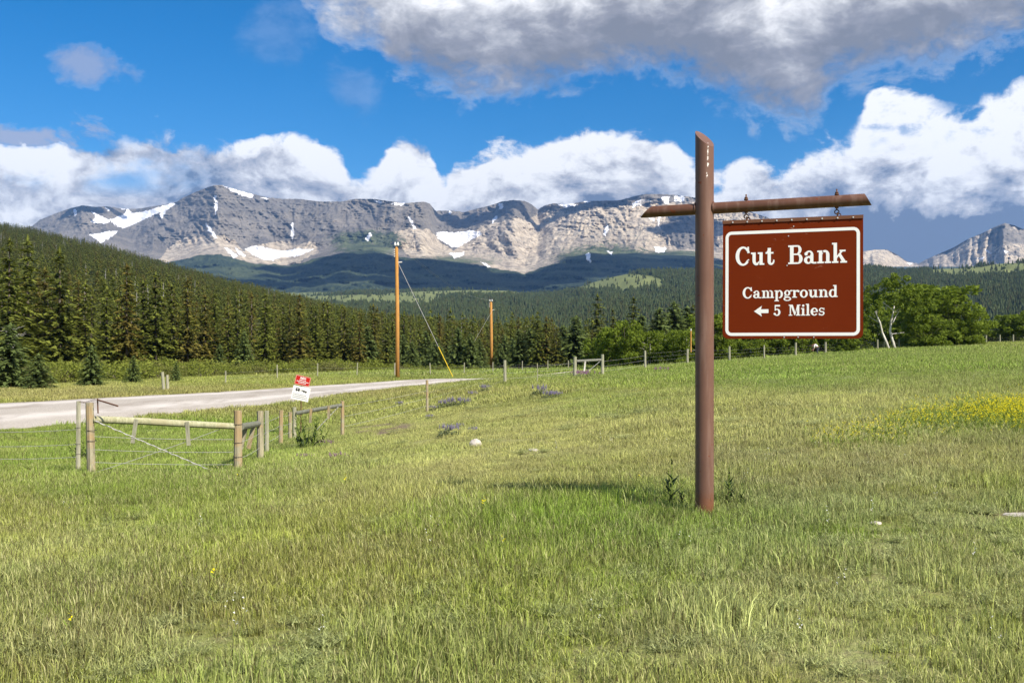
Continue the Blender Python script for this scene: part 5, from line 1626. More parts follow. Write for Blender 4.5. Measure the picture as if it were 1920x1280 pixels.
o = cut_cylinder((0, 0, -0.3), (0, 0, top), 0.0835, 48, (0, 0, 0), (-0.62, 0.75, 0)).obj('post', M_BROWN, root, True)
def flat_caps(o, ang=40):
    for p in o.data.polygons:
        if len(p.vertices) > 8: p.use_smooth = False
    bm = bmesh.new(); bm.from_mesh(o.data)
    for e in bm.edges:
        if len(e.link_faces) == 2 and e.calc_face_angle(0) > math.radians(ang): e.smooth = False
    bm.to_mesh(o.data); bm.free()
flat_caps(o)

ZB = Zp(390) - POST.z                                     # beam axis height at the post
tR = 1.40; tL = 0.535
o = cut_cylinder(-DIRV * tL + Vector((0, 0, ZB - 0.012)), DIRV * tR + Vector((0, 0, ZB + 0.006)), 0.0515, 32, (0, 0, 1.1), (0, 0, -0.55)).obj('crossbeam', M_BEAM, root, True)
flat_caps(o)
# raised weld collars
def ring(c, axis, r, w, n=28):
    axis = axis.normalized(); up = Vector((0, 0, 1)); x = axis.cross(up).normalized(); y = axis.cross(x)
    pts = [Vector(c) + (x * math.cos(2 * math.pi * k / n) + y * math.sin(2 * math.pi * k / n)) * r for k in range(n + 1)]
    mm = MB().tube(pts, w, 6, caps=False); return mm
w_ = ring(DIRV * 0.082 + Vector((0, 0, ZB)), DIRV, 0.0525, 0.006); w2_ = ring(-DIRV * 0.082 + Vector((0, 0, ZB)), DIRV, 0.0525, 0.006)
w_.add(w2_.v, w2_.f); w_.obj('weld', M_BEAM, root, True)
hooks = []
HT = []
for px in (1399, 1569):
    # parameter along the beam where the hook hangs
    k_ = (px - PX0) / F
    t = (k_ * POST.y - POST.x) / (DIRV.x - k_ * DIRV.y)
    HT.append(t)
    c = DIRV * t + Vector((0, 0, ZB - 0.003 + 0.006 * t))
    m = MB()
    m.tube([c + Vector((0, 0, -0.075)), c + Vector((0, 0, 0.105))], 0.0065, 8)
    m.tube([c + Vector((0, 0, 0.052)), c + Vector((0, 0, 0.066))], 0.019, 6)
    m.tube([c + Vector((0, 0, 0.068)), c + Vector((0, 0, 0.080))], 0.015, 6)
    m.tube([c + Vector((0, 0, -0.052)), c + Vector((0, 0, -0.062))], 0.016, 6)
    pts = [c + Vector((0, 0, -0.093)) + DIRV * 0.018 * math.sin(a) + Vector((0, 0, 0.018 * math.cos(a))) for a in np.linspace(0, 2 * math.pi, 13)]
    m.tube(pts, 0.0055, 6)
    m.obj('eyebolt', M_RUST, root, True)

# ---------------------------------------------------------------- the hanging board
BW, BH = 1.195, 1.045
TL = 0.0
swing = math.radians(1.0)
k0 = (1355.5 - PX0) / F
tl = (k0 * POST.y - POST.x) / (DIRV.x - k0 * DIRV.y)
BO = POST + DIRV * tl + Vector((0, 0, ZB)); BO.z = Zp(418, BO.y)
board = empty('hanging_sign', BO, 0, label='brown board reading Cut Bank Campground 5 Miles with white border, hanging from the crossbeam', cat='sign')
Rb = Matrix(((DIRV.x, -DIRV.y, 0), (DIRV.y, DIRV.x, 0), (0, 0, 1))) @ Matrix.Rotation(-swing, 3, 'X')
board.rotation_euler = (Rb @ Matrix.Rotation(0, 3, 'X')).to_euler()
# local frame: x along the board, z up, -y towards the camera, origin at the top left corner
def rrect(x0, z0, x1, z1, r, n=7, corners=(1, 1, 1, 1)):
    """outline, anticlockwise seen from the front; corners: bottom left, bottom right, top right, top left rounded or not"""
    P = []
    for (cx_, cz_, a0, on) in ((x0, z0, 180, corners[0]), (x1, z0, 270, corners[1]), (x1, z1, 0, corners[2]), (x0, z1, 90, corners[3])):
        sx_ = 1 if cx_ == x0 else -1; sz_ = 1 if cz_ == z0 else -1
        rr = r if on else 0.004
        c_ = (cx_ + sx_ * rr, cz_ + sz_ * rr)
        for i in range(n):
            a = math.radians(a0 + 90 * i / (n - 1)); P.append((c_[0] + rr * math.cos(a), c_[1] + rr * math.sin(a)))
    return P
def plate(outline, y_front, y_back):
    n = len(outline)
    V = [(x, y_front, z) for x, z in outline] + [(x, y_back, z) for x, z in outline]
    Fc = [tuple(range(n)), tuple(range(2 * n - 1, n - 1, -1))] + [(i, i + n, (i + 1) % n + n, (i + 1) % n) for i in range(n)]
    return V, Fc
V, Fc = plate(rrect(0, -BH, BW, 0, 0.05, corners=(1, 1, 0, 0)), 0.0, 0.012)
new_obj('panel', V, Fc, M_BOARD, board)
def frame_band(x0, z0, x1, z1, r, w, yf):
    A = rrect(x0, z0, x1, z1, r, 8); B = rrect(x0 + w, z0 + w, x1 - w, z1 - w, max(r - w, 0.006), 8)
    n = len(A)
    V = [(x, yf, z) for x, z in A] + [(x, yf, z) for x, z in B] + [(x, 0.001, z) for x, z in A] + [(x, 0.001, z) for x, z in B]
    Fc = []
    for i in range(n):
        j = (i + 1) % n
        Fc += [(i, j, j + n, i + n), (i, i + 2 * n, j + 2 * n, j), (i + n, j + n, j + 3 * n, i + 3 * n)]
    return V, Fc
V, Fc = frame_band(0.024, -BH + 0.026, BW - 0.026, -0.083, 0.055, 0.027, -0.0012)
new_obj('border', V, Fc, M_WHITE, board)
V, Fc = [], []
mm = MB(); mm.box((BW / 2, 0.002, 0.004), (BW + 0.004, 0.022, 0.030)); mm.obj('top_rail', M_BEAM, board)
for i in range(9):
    x = 0.09 + i * (BW - 0.17) / 8
    MB().tube([(x, -0.0085, 0.0), (x, -0.016, 0.0)], 0.0068, 8).obj('bolt', M_INS, board)
for x, z in ((BW * 0.5 + 0.02, -0.056), (BW * 0.48, -0.14), (BW * 0.47, -0.40), (0.45 * BW, -BH + 0.013), (0.55 * BW, -BH + 0.013), (0.66 * BW, -BH + 0.013)):
    MB().tube([(x, 0.0005, z), (x, -0.004, z)], 0.005, 8).obj('rivet', M_INS, board)

# slab serif letters, cap height 1, drawn as overlapping strokes
class Glyph:
    def __init__(s): s.polys = []
    def r(s, x0, z0, x1, z1): s.polys.append([(x0, z0), (x1, z0), (x1, z1), (x0, z1)]); return s
    def p(s, *pts): s.polys.append(list(pts)); return s
    def arc(s, cx, cz, rx, rz, ix, iz, a0, a1, icx=None, icz=None, n=18):
        icx = cx if icx is None else icx; icz = cz if icz is None else icz
        for i in range(n):
            a = math.radians(a0 + (a1 - a0) * i / n); b = math.radians(a0 + (a1 - a0) * (i + 1) / n)
            s.polys.append([(cx + rx * math.cos(a), cz + rz * math.sin(a)), (cx + rx * math.cos(b), cz + rz * math.sin(b)),
                            (icx + ix * math.cos(b), icz + iz * math.sin(b)), (icx + ix * math.cos(a), icz + iz * math.sin(a))])
        return s
    def dot(s, cx, cz, r): s.polys.append([(cx + r * math.cos(i * math.pi / 7), cz + r * math.sin(i * math.pi / 7)) for i in range(14)]); return s
S_, T_ = 0.19, 0.095
def G(): return Glyph()
GL_ = {
 'C': (G().arc(0.44, 0.50, 0.44, 0.525, 0.24, 0.415, 38, 322, icx=0.46).r(0.70, 0.66, 0.80, 1.0).arc(0.44, 0.50, 0.44, 0.525, 0.30, 0.42, 20, 60, icx=0.44).p((0.70, 0.20), (0.83, 0.30), (0.76, 0.33), (0.66, 0.24)), 0.92),
 'u': (G().r(0.09, 0.22, 0.28, 0.68).r(0.0, 0.59, 0.28, 0.68).arc(0.325, 0.24, 0.235, 0.26, 0.085, 0.13, 180, 300, icx=0.36).r(0.50, 0.0, 0.69, 0.68).r(0.40, 0.59, 0.69, 0.68).r(0.69, 0.0, 0.79, 0.09).p((0.40, 0.02), (0.52, 0.16), (0.52, 0.25), (0.36, 0.12)), 0.86),
 't': (G().r(0.12, 0.18, 0.31, 0.90).r(0.0, 0.59, 0.46, 0.68).p((0.0, 0.62), (0.12, 0.62), (0.31, 0.90), (0.22, 0.90)).arc(0.32, 0.19, 0.20, 0.21, 0.055, 0.10, 180, 350, icx=0.36).r(0.44, 0.14, 0.52, 0.26), 0.60),
 'B': (G().r(0.10, 0.0, 0.31, 1.0).r(0.0, 0.91, 0.55, 1.0).r(0.0, 0.0, 0.58, 0.09).r(0.28, 0.475, 0.56, 0.555).arc(0.53, 0.755, 0.235, 0.245, 0.06, 0.155, -90, 90).arc(0.56, 0.275, 0.27, 0.275, 0.07, 0.185, -90, 90), 0.90),
 'a': (G().arc(0.25, 0.19, 0.25, 0.205, 0.085, 0.115, 0, 360, icx=0.27).r(0.36, 0.09, 0.54, 0.48).arc(0.30, 0.46, 0.24, 0.235, 0.10, 0.145, 0, 165).dot(0.125, 0.52, 0.095).arc(0.60, 0.10, 0.24, 0.11, 0.05, 0.02, 180, 300).r(0.60, 0.0, 0.72, 0.085).r(0.25, 0.33, 0.42, 0.41), 0.76),
 'n': (G().r(0.09, 0.0, 0.28, 0.68).r(0.0, 0.59, 0.28, 0.68).r(0.0, 0.0, 0.37, 0.09).arc(0.44, 0.44, 0.25, 0.255, 0.06, 0.15, 0, 125, icx=0.44).r(0.50, 0.0, 0.69, 0.45).r(0.42, 0.0, 0.78, 0.09).p((0.26, 0.48), (0.34, 0.62), (0.32, 0.52), (0.26, 0.40)), 0.83),
 'k': (G().r(0.09, 0.0, 0.28, 1.06).r(0.0, 0.97, 0.28, 1.06).r(0.0, 0.0, 0.36, 0.09).p((0.28, 0.24), (0.62, 0.62), (0.50, 0.62), (0.28, 0.38)).r(0.42, 0.59, 0.76, 0.68).p((0.36, 0.40), (0.48, 0.50), (0.78, 0.06), (0.56, 0.06)).r(0.46, 0.0, 0.84, 0.09), 0.87),
 'm': (G().r(0.09, 0.0, 0.27, 0.68).r(0.0, 0.59, 0.27, 0.68).r(0.0, 0.0, 0.35, 0.09).arc(0.40, 0.45, 0.22, 0.245, 0.05, 0.15, 0, 125).r(0.445, 0.0, 0.62, 0.46).r(0.38, 0.0, 0.69, 0.09).arc(0.75, 0.45, 0.22, 0.245, 0.05, 0.15, 0, 125).r(0.795, 0.0, 0.97, 0.46).r(0.72, 0.0, 1.06, 0.09), 1.10),
 'p': (G().r(0.09, -0.28, 0.28, 0.68).r(0.0, 0.59, 0.28, 0.68).r(0.0, -0.30, 0.38, -0.21).arc(0.44, 0.335, 0.28, 0.36, 0.10, 0.265, -110, 120, icx=0.43).p((0.26, 0.50), (0.38, 0.66), (0.40, 0.60), (0.28, 0.44)), 0.78),
 'g': (G().arc(0.31, 0.43, 0.27, 0.26, 0.10, 0.175, 0, 360).arc(0.32, -0.10, 0.33, 0.19, 0.19, 0.10, 0, 360).p((0.08, 0.04), (0.50, 0.02), (0.50, 0.10), (0.12, 0.14)).arc(0.19, 0.14, 0.13, 0.10, 0.04, 0.03, 100, 280).p((0.46, 0.55), (0.56, 0.66), (0.64, 0.60), (0.52, 0.50)).dot(0.64, 0.63, 0.075), 0.74),
 'r': (G().r(0.09, 0.0, 0.28, 0.68).r(0.0, 0.59, 0.28, 0.68).r(0.0, 0.0, 0.40, 0.09).arc(0.43, 0.45, 0.19, 0.24, 0.09, 0.145, 60, 160).dot(0.52, 0.57, 0.10), 0.64),
 'o': (G().arc(0.34, 0.34, 0.34, 0.36, 0.15, 0.265, 0, 360, n=28), 0.74),
 'd': (G().r(0.45, 0.0, 0.64, 1.06).r(0.36, 0.97, 0.64, 1.06).r(0.64, 0.0, 0.74, 0.09).arc(0.31, 0.335, 0.31, 0.36, 0.13, 0.265, 55, 305, icx=0.33).p((0.42, 0.06), (0.50, 0.16), (0.50, 0.24), (0.36, 0.10)).p((0.40, 0.64), (0.50, 0.54), (0.50, 0.46), (0.36, 0.60)), 0.80),
 '5': (G().r(0.10, 0.46, 0.19, 1.0).r(0.10, 0.85, 0.58, 1.0).arc(0.31, 0.32, 0.31, 0.335, 0.12, 0.235, -150, 130, icx=0.30).dot(0.10, 0.18, 0.105).p((0.14, 0.46), (0.19, 0.58), (0.30, 0.60), (0.20, 0.50)), 0.70),
 'M': (G().r(0.10, 0.0, 0.20, 1.0).r(0.0, 0.91, 0.30, 1.0).r(0.0, 0.0, 0.32, 0.09).p((0.14, 1.0), (0.36, 1.0), (0.62, 0.18), (0.52, 0.0)).p((0.52, 0.0), (0.62, 0.18), (0.84, 1.0), (0.76, 1.0)).r(0.74, 0.0, 0.94, 1.0).r(0.74, 0.91, 1.04, 1.0).r(0.64, 0.0, 1.04, 0.09), 1.10),
 'i': (G().r(0.09, 0.0, 0.28, 0.68).r(0.0, 0.59, 0.28, 0.68).r(0.0, 0.0, 0.37, 0.09).dot(0.19, 0.90, 0.11), 0.42),
 'l': (G().r(0.09, 0.0, 0.28, 1.06).r(0.0, 0.97, 0.28, 1.06).r(0.0, 0.0, 0.37, 0.09), 0.42),
 'e': (G().arc(0.33, 0.34, 0.33, 0.36, 0.14, 0.265, 0, 325, icx=0.35, n=26).r(0.14, 0.30, 0.655, 0.385), 0.70),
 's': (G().arc(0.27, 0.49, 0.23, 0.205, 0.11, 0.125, 30, 230).arc(0.28, 0.20, 0.25, 0.215, 0.12, 0.125, -150, 60).p((0.08, 0.42), (0.44, 0.36), (0.50, 0.25), (0.14, 0.30)).r(0.44, 0.48, 0.51, 0.68).r(0.03, 0.0, 0.10, 0.22), 0.62)}
def text_line(txt, x0, x1, z, cap, name='lettering', label=None, space=0.62, rise=0.0):
    V, Fc = [], []
    w = 0; places = []
    for ch in txt:
        if ch == ' ': w += space; continue
        places.append((ch, w)); w += GL_[ch][1]
    w -= GL_[txt[-1]][1] - max(p[0] for q in GL_[txt[-1]][0].polys for p in q)
    sx_ = (x1 - x0) / w
    k = 0
    for ch, off in places:
        for poly in GL_[ch][0].polys:
            # every stroke lies a hair above the one before, so that no two faces share a plane
            yf = -0.0010 - 0.000035 * (k % 60); k += 1
            area = sum(poly[i][0] * poly[(i + 1) % len(poly)][1] - poly[(i + 1) % len(poly)][0] * poly[i][1] for i in range(len(poly)))
            pl = poly if area > 0 else poly[::-1]
            b = len(V)
            V += [(x0 + (off + px) * sx_, yf, z + pz * cap + rise * (off + px) / w) for px, pz in pl]
            Fc.append(tuple(range(b, b + len(pl))))
    o = new_obj(name, V, Fc, M_WHITE, board)
    if label: o['label'] = label
    return o
text_line('Cut Bank', 0.095 * BW, 0.890 * BW, -0.372 * BH, 0.158 * BH, label='white slab serif words Cut Bank', space=0.72)
text_line('Campground', 0.148 * BW, 0.826 * BW, -0.655 * BH, 0.094 * BH, label='white slab serif word Campground')
text_line('5 Miles', 0.374 * BW, 0.735 * BW, -0.806 * BH, 0.092 * BH, label='white slab serif words 5 Miles', space=0.66)
ax0, ax1, az_ = 0.232 * BW, 0.337 * BW, -0.766 * BH
new_obj('arrow', [(ax0, -0.0015, az_), (ax0 + 0.068, -0.0015, az_ - 0.048), (ax0 + 0.060, -0.0015, az_ - 0.017), (ax1, -0.0015, az_ - 0.017), (ax1, -0.0015, az_ + 0.017), (ax0 + 0.060, -0.0015, az_ + 0.017), (ax0 + 0.068, -0.0015, az_ + 0.048)],
        [(0, 1, 2, 5, 6), (2, 3, 4, 5)], M_WHITE, board)
# twisted hooks between eyebolt and board, as parts of the board
Mi = Matrix.Translation(BO) @ Rb.to_4x4(); Mi.invert()
for t in HT:
    c = POST + DIRV * t + Vector((0, 0, ZB - 0.003 + 0.006 * t - 0.100))
    e = Mi @ c
    target = Vector((e.x + 0.018, 0.004, 0.012))
    pts = []
    for i in range(13):
        u = i / 12
        q_ = e.lerp(target, u) + Vector((0.010 * math.sin(u * 6.3), 0.004 * math.sin(u * 9), 0))
        pts.append(q_)
    m = MB(); m.tube(pts, 0.0058, 6)
    pts = [target + Vector((0.016 * math.sin(a), 0, 0.016 * math.cos(a) + 0.012)) for a in np.linspace(0, 2 * math.pi, 11)]
    m.tube(pts, 0.005, 6)
    m.obj('hook', M_RUST, board, True)

# ---------------------------------------------------------------- fences
FR = random.Random(11)
def post_mesh(p, h, r, mat, parent, lean=(0, 0), name='post', square=False, n=9):
    m = MB()
    pts = [Vector((0, 0, -0.35)), Vector((lean[0] * h * 0.4, lean[1] * h * 0.4, h * 0.4)), Vector((lean[0] * h, lean[1] * h, h))]
    m.tube(pts, [r * 1.06, r, r * 0.96], n, wob=0.05, rng=FR)
    pts2 = [pts[-1], pts[-1] + Vector((r * .1, 0, r * 0.12))]
    o = m.obj(name, mat, parent, False)
    o.location = p
    return o
def wire(a, b, r, parent, name='wire', sag=0.02, barbs=0, mat=None, twist=False):
    a, b = Vector(a), Vector(b); m = MB(); n = 9
    pts = [a.lerp(b, i / (n - 1)) - Vector((0, 0, sag * 4 * (i / (n - 1)) * (1 - i / (n - 1)))) for i in range(n)]
    m.tube(pts, r, 4)
    if twist:
        q2 = [p + Vector((0, r * 2.2 * math.cos(i * 1.7), r * 2.2 * math.sin(i * 1.7))) for i, p in enumerate([a.lerp(b, i / 40) for i in range(41)])]
        m.tube(q2, r * 0.8, 4)
    for i in range(barbs):
        p = a.lerp(b, (i + 0.5) / barbs) - Vector((0, 0, sag * 4 * ((i + .5) / barbs) * (1 - (i + .5) / barbs)))
        m.tube([p + Vector((-0.012, 0.01, -0.018)), p + Vector((0.012, -0.01, 0.018))], r * 0.9, 3)
    return m.obj(name, mat or M_WIRE, parent)
def at_g(px, Y, h=0.0):
    return spot(px, Y, h)

# the near H brace: two stout posts, pale top rail, hanging battens and crossed wires
b1 = empty('fence_brace', at_g(172, 19), 0, label='nearest wooden fence brace with pale rounded top rail and crossed wires at left', cat='fence')
O = Vector(b1.location)
pA = at_g(172, 19) - O; pB = at_g(446, 19.6) - O
hA, hB = (892 - 752) / F * 19, (894 - 775) / F * 19.6
post_mesh(pA, hA, 0.078, M_POST, b1, (-0.03, 0))
post_mesh(pB, hB, 0.082, M_POST, b1, (0.0, 0))
rA = Vector((pA.x + 0.05, pA.y, EYE + (PY0 - 786) / F * 19 - O.z)); rB = Vector((pB.x - 0.03, pB.y, EYE + (PY0 - 799) / F * 19.6 - O.z))
m = MB(); m.tube([rA, rA.lerp(rB, 0.33) + Vector((0, 0, 0.01)), rA.lerp(rB, 0.66), rB], [0.068, 0.07, 0.066, 0.060], 12, wob=0.03, rng=FR); m.obj('rail', M_RAIL, b1)
for u, w in ((0.30, -0.16), (0.655, 0.07)):
    c = rA.lerp(rB, u) + Vector((0, -0.078, 0.05))
    d = Vector((w, -0.02, -1)).normalized()
    Mx = Matrix.Rotation(math.atan2(d.x, -d.z), 3, 'Y').inverted()
    mm = MB(); mm.box(c + d * 0.23, (0.075, 0.02, 0.46), Matrix.Rotation(-math.atan2(d.x, -d.z), 3, 'Y')); mm.obj('batten', M_GREYPOST, b1)
zt = 0.06
wire(rA + Vector((0.05, -0.09, -0.02)), Vector((pB.x - 0.38, pB.y - 0.1, 0.02)), 0.007, b1, 'brace_wire', 0.0, twist=True)
wire(Vector((pA.x + 0.08, pA.y - 0.09, 0.10)), rB + Vector((-0.3, -0.06, -0.05)), 0.005, b1, 'brace_wire', 0.02)
for k, zz in enumerate((0.26, 0.50, 0.75)):
    wire(pA + Vector((0.08, -0.085, zz + 0.04)), pB + Vector((-0.08, -0.085, zz - 0.06)), 0.004, b1, 'barbed_wire', 0.02, barbs=16)
for pz in ((pA, 0.70), (pA, 0.90), (pB, 0.98), (pB, 0.62), (pB, 0.34)):
    p, z = pz
    pts = [p + Vector((0.088 * math.cos(a), 0.088 * math.sin(a), z)) for a in np.linspace(0, 2 * math.pi, 13)]
    MB().tube(pts, 0.005, 4, caps=False).obj('wire_wrap', M_DARKMETAL, b1)
# thin post at the left tied with a rusty chain, and the loose rusty pipe
t1 = empty('fence_post', at_g(146, 20.2), 0, label='thin pale split post left of the nearest brace', cat='fence post')
post_mesh(Vector((0, 0, 0)), (876 - 738) / F * 20.2, 0.047, M_GREYPOST, t1, (0.01, 0), n=6)
for zz in (0.42, 0.62, 0.95): 
    pts = [Vector((0.055 * math.cos(a), 0.055 * math.sin(a), zz)) for a in np.linspace(0, 2 * math.pi, 9)]
    MB().tube(pts, 0.004, 4, caps=False).obj('wire_wrap', M_DARKMETAL, t1)
ch = MB()
c0 = Vector((at(148, 20.0), 20.0, EYE + (PY0 - 753) / F * 20.0)) - O; c1 = Vector((at(181, 18.95), 18.9, EYE + (PY0 - 749) / F * 18.9)) - O
N_ = 17
for i in range(N_):
    u0, u1 = i / N_, (i + 1.25) / N_
    def cp_(u): return c0.lerp(c1, u) - Vector((0, 0, 0.05 * math.sin(math.pi * u) ** 2 * (1 - u)))
    a, b = cp_(u0), cp_(u1); s = Vector((0, 0.008, 0.012)) if i % 2 else Vector((0, 0.012, -0.008))
    ch.tube([a + s, b + s], 0.0035, 4); ch.tube([a - s, b - s], 0.0035, 4)
ch.obj('chain', M_RUST, b1)
p0 = Vector((at(182, 18.85), 18.85, EYE + (PY0 - 749) / F * 18.85)) - O; p1 = Vector((at(221, 18.6), 18.6, EYE + (PY0 - 761) / F * 18.6)) - O
m = MB(); m.tube([p0, p1], 0.015, 8); m.tube([p0 + Vector((0, 0.02, 0.02)), p0 + Vector((0.01, 0.02, -0.26))], 0.014, 6); m.obj('rusty_pipe', M_RUST, b1)
# wires leading off to the left
wf = empty('wire_fence', at_g(20, 20.8), 0, label='slack barbed wires leaving the picture at the left of the nearest brace', cat='fence')
OW = Vector(wf.location)
for zz in (0.36, 0.62, 0.92):
    wire(at_g(146, 20.2) + Vector((0, -0.05, zz)) - OW, at_g(-160, 21.6) + Vector((0, 0, zz)) - OW, 0.004, wf, 'barbed_wire', 0.06, barbs=30)
post_mesh(at_g(-160, 21.6) - OW, 1.2, 0.05, M_GREYPOST, wf)
# the short arm that runs away from the near brace
b2 = empty('fence_brace', at_g(488, 22.3), 0, label='short fence arm behind the nearest brace with dark rail and two leaning battens', cat='fence')
O2 = Vector(b2.location)
post_mesh(Vector((0, 0, 0)), (868 - 775) / F * 22.3, 0.075, M_POST, b2)
r0 = Vector((at(452, 19.75), 19.75, EYE + (PY0 - 800) / F * 19.75)) - O2; r1 = Vector((at(484, 22.2), 22.2, EYE + (PY0 - 794) / F * 22.2)) - O2
m = MB(); m.tube([r0, r1], [0.07, 0.065], 10); m.obj('rail', M_DARKRAIL, b2)
for u, dx, L in ((0.35, -0.06, 0.52), (0.75, -0.04, 0.56)):
    c = r0.lerp(r1, u) + Vector((0.0, -0.04, 0.04))
    mm = MB(); mm.box(c + Vector((dx, -0.05, -L / 2)), (0.09, 0.025, L), Matrix.Rotation(0.22, 3, 'Y')); mm.obj('batten', M_POST, b2)
for zz in (0.3, 0.62): wire(Vector((at(452, 19.8), 19.8, 0)) - Vector((O2.x, O2.y, 0)) + Vector((0, 0, zz + gz(at(452, 19.8), 19.8) - O2.z)), Vector((0, 0, zz)), 0.004, b2, 'barbed_wire', 0.02)
# two split posts and the wires between the braces
w2 = empty('wire_fence', at_g(500, 24), 0, label='two upright split posts between the nearest and second brace', cat='fence')
O3 = Vector(w2.location)
post_mesh(Vector((0, 0, 0)), (853 - 771) / F * 24, 0.052, M_GREYPOST, w2, n=6)
post_mesh(at_g(526, 26.5) - O3, (836 - 769) / F * 26.5, 0.056, M_POST, w2, (0.02, 0), n=6)
for zz in (0.3, 0.55, 0.8):
    wire(at_g(488, 22.4, zz) - O3, at_g(500, 24, zz) - O3, 0.004, w2, 'barbed_wire'); wire(at_g(500, 24, zz) - O3, at_g(526, 26.5, zz) - O3, 0.004, w2, 'barbed_wire')
    wire(at_g(526, 26.5, zz) - O3, at_g(545, 29, zz) - O3, 0.004, w2, 'barbed_wire')
# the second brace
b3 = empty('fence_brace', at_g(552, 29.5), 0, label='second wooden brace with a dark rail rising to a single reddish right post', cat='fence')
O4 = Vector(b3.location)
post_mesh(Vector((0, 0, 0)), (826 - 762) / F * 29.5, 0.06, M_GREYPOST, b3)
post_mesh(at_g(544, 29.2) - O4, (824 - 768) / F * 29.2, 0.055, M_POST, b3, n=6)
post_mesh(at_g(642, 29.6) - O4, (824 - 757) / F * 29.6, 0.055, M_POST, b3, n=8)
r0 = Vector((at(557, 29.5), 29.45, EYE + (PY0 - 774) / F * 29.5)) - O4; r1 = Vector((at(642, 29.6), 29.55, EYE + (PY0 - 759) / F * 29.6)) - O4
m = MB(); m.tube([r0, r0.lerp(r1, 0.5), r1], [0.06, 0.062, 0.055], 10, wob=0.04, rng=FR); m.obj('rail', M_DARKRAIL, b3)
for u, L in ((0.33, 0.42), (0.73, 0.40)):
    c = r0.lerp(r1, u) + Vector((0, -0.07, 0.06)); mm = MB(); mm.box(c + Vector((-0.02, 0, -L / 2)), (0.075, 0.02, L), Matrix.Rotation(0.12 * (1 - u), 3, 'Y')); mm.obj('batten', M_POST, b3)
wire(r1 + Vector((-0.1, -0.06, -0.05)), Vector((r0.x + 0.5, r0.y - 0.05, 0.25)), 0.008, b3, 'brace_wire', 0.0, twist=True)
# the long fence that curves round the meadow
lf = empty('wire_fence', at_g(800, 40), 0, label='long line of wooden posts curving round the meadow to the right edge', cat='fence')
OL = Vector(lf.location)
LP = [(801, 40, 776, 712, 0.055), (947, 55, 719, 675, 0.085), (1210, 65, 691, 657, 0.075), (1289, 71, 684, 654, 0.075), (1368, 78, 680.5, 649, 0.085), (1433, 85, 674, 647, 0.07), (1492, 92.5, 670.5, 642, 0.10),
      (1548, 101, 665, 641, 0.10), (1600, 110, 661, 639, 0.09), (1645.5, 120, 657, 636.5, 0.10), (1686, 131, 654, 635, 0.10), (1728, 137, 650, 634, 0.09), (1769, 142, 648, 632, 0.09), (1809, 146, 646, 630, 0.1), (1849.5, 150, 645.5, 628, 0.11), (1875, 152, 645, 627.5, 0.11), (1900, 153, 645, 627, 0.11), (1928, 154, 645, 626.5, 0.11)]
prev = None
for px, Y, vb, vt, r in LP:
    p = at_g(px, Y); h = EYE + (PY0 - vt) / F * Y - p.z
    post_mesh(p - OL, h, r, M_GREYPOST if px != 801 else M_POST, lf, (FR.uniform(-.02, .02), 0), n=7)
    if prev is not None and px != 1210:
        for zz in (0.25, 0.55, 0.8, 1.05): wire(prev + Vector((0, 0, zz)) - OL, p + Vector((0, 0, zz)) - OL, 0.0022, lf, 'barbed_wire', 0.03)
    prev = p
for a_px, aY, b_px, bY in ((642, 29.6, 801, 40), (947, 55, 1079, 59), (1129, 60.3, 1210, 65)):
    for zz in (0.3, 0.6, 0.9): wire(at_g(a_px, aY, zz) - OL, at_g(b_px, bY, zz) - OL, 0.004, lf, 'barbed_wire', 0.03)
# the far brace
b4 = empty('fence_brace', at_g(1078, 59), 0, label='far fence brace with two grey posts and a grey rail near the pink flowers', cat='fence')
O5 = Vector(b4.location)
post_mesh(Vector((0, 0, 0)), (708 - 667.5) / F * 59, 0.11, M_GREYPOST, b4); pE = at_g(1129.5, 60.3) - O5
post_mesh(pE, (707 - 666) / F * 60.3, 0.10, M_GREYPOST, b4)
zr = EYE + (PY0 - 676.5) / F * 59.5 - O5.z
m = MB(); m.tube([Vector((0.08, 0, zr)), Vector((pE.x - 0.06, pE.y, zr + 0.05))], 0.075, 8); m.obj('rail', M_DARKRAIL, b4)
mm = MB(); mm.box((pE.x * 0.33, -0.1, zr - 0.3), (0.09, 0.03, 0.6), Matrix.Rotation(0.1, 3, 'Y')); mm.obj('batten', M_WHITEBARK, b4)
wire(Vector((pE.x - 0.1, pE.y, zr)), Vector((0.4, 0, 0.1)), 0.012, b4, 'brace_wire', 0)
# two leaning posts and the thin fence beyond the road
two = empty('fence_post', at_g(307.5, 62), 0, label='taller of two pale leaning posts beyond the road', cat='fence post', group='two leaning posts beyond the road')
post_mesh(Vector((0, 0, 0)), 36 / F * 62, 0.10, M_GREYPOST, two, (-0.09, 0))
two = empty('fence_post', at_g(314.5, 62.3), 0, label='shorter of two pale leaning posts beyond the road', cat='fence post', group='two leaning posts beyond the road')
post_mesh(Vector((0, 0, 0)), 30 / F * 62, 0.09, M_GREYPOST, two, (-0.03, 0))
ff = empty('wire_fence', at_g(520, 82), 0, label='low fence of thin far posts along the other side of the road', cat='fence')
OF = Vector(ff.location); prev = None
for px, Y, h, r in ((423, 70, 0.75, 0.05), (520, 76, 0.95, 0.05), (595, 80, 0.95, 0.05), (669, 84, 1.0, 0.05), (740, 84, 1.0, 0.06), (807, 90, 1.0, 0.05), (870, 94, 1.0, 0.05), (924, 100, 0.95, 0.05), (979, 104, 1.0, 0.05), (1027, 106, 1.0, 0.05), (1066, 108, 0.9, 0.06)):
    p = at_g(px, Y, 0) - OF
    post_mesh(p, h + 0.2, r, M_GREYPOST, ff, (FR.uniform(-.05, .05), 0), n=5)
    if prev is not None:
        for zz in (0.4, 0.8): wire(prev + Vector((0, 0, zz)), p + Vector((0, 0, zz)), 0.0025, ff, 'barbed_wire', 0.05)
    prev = p
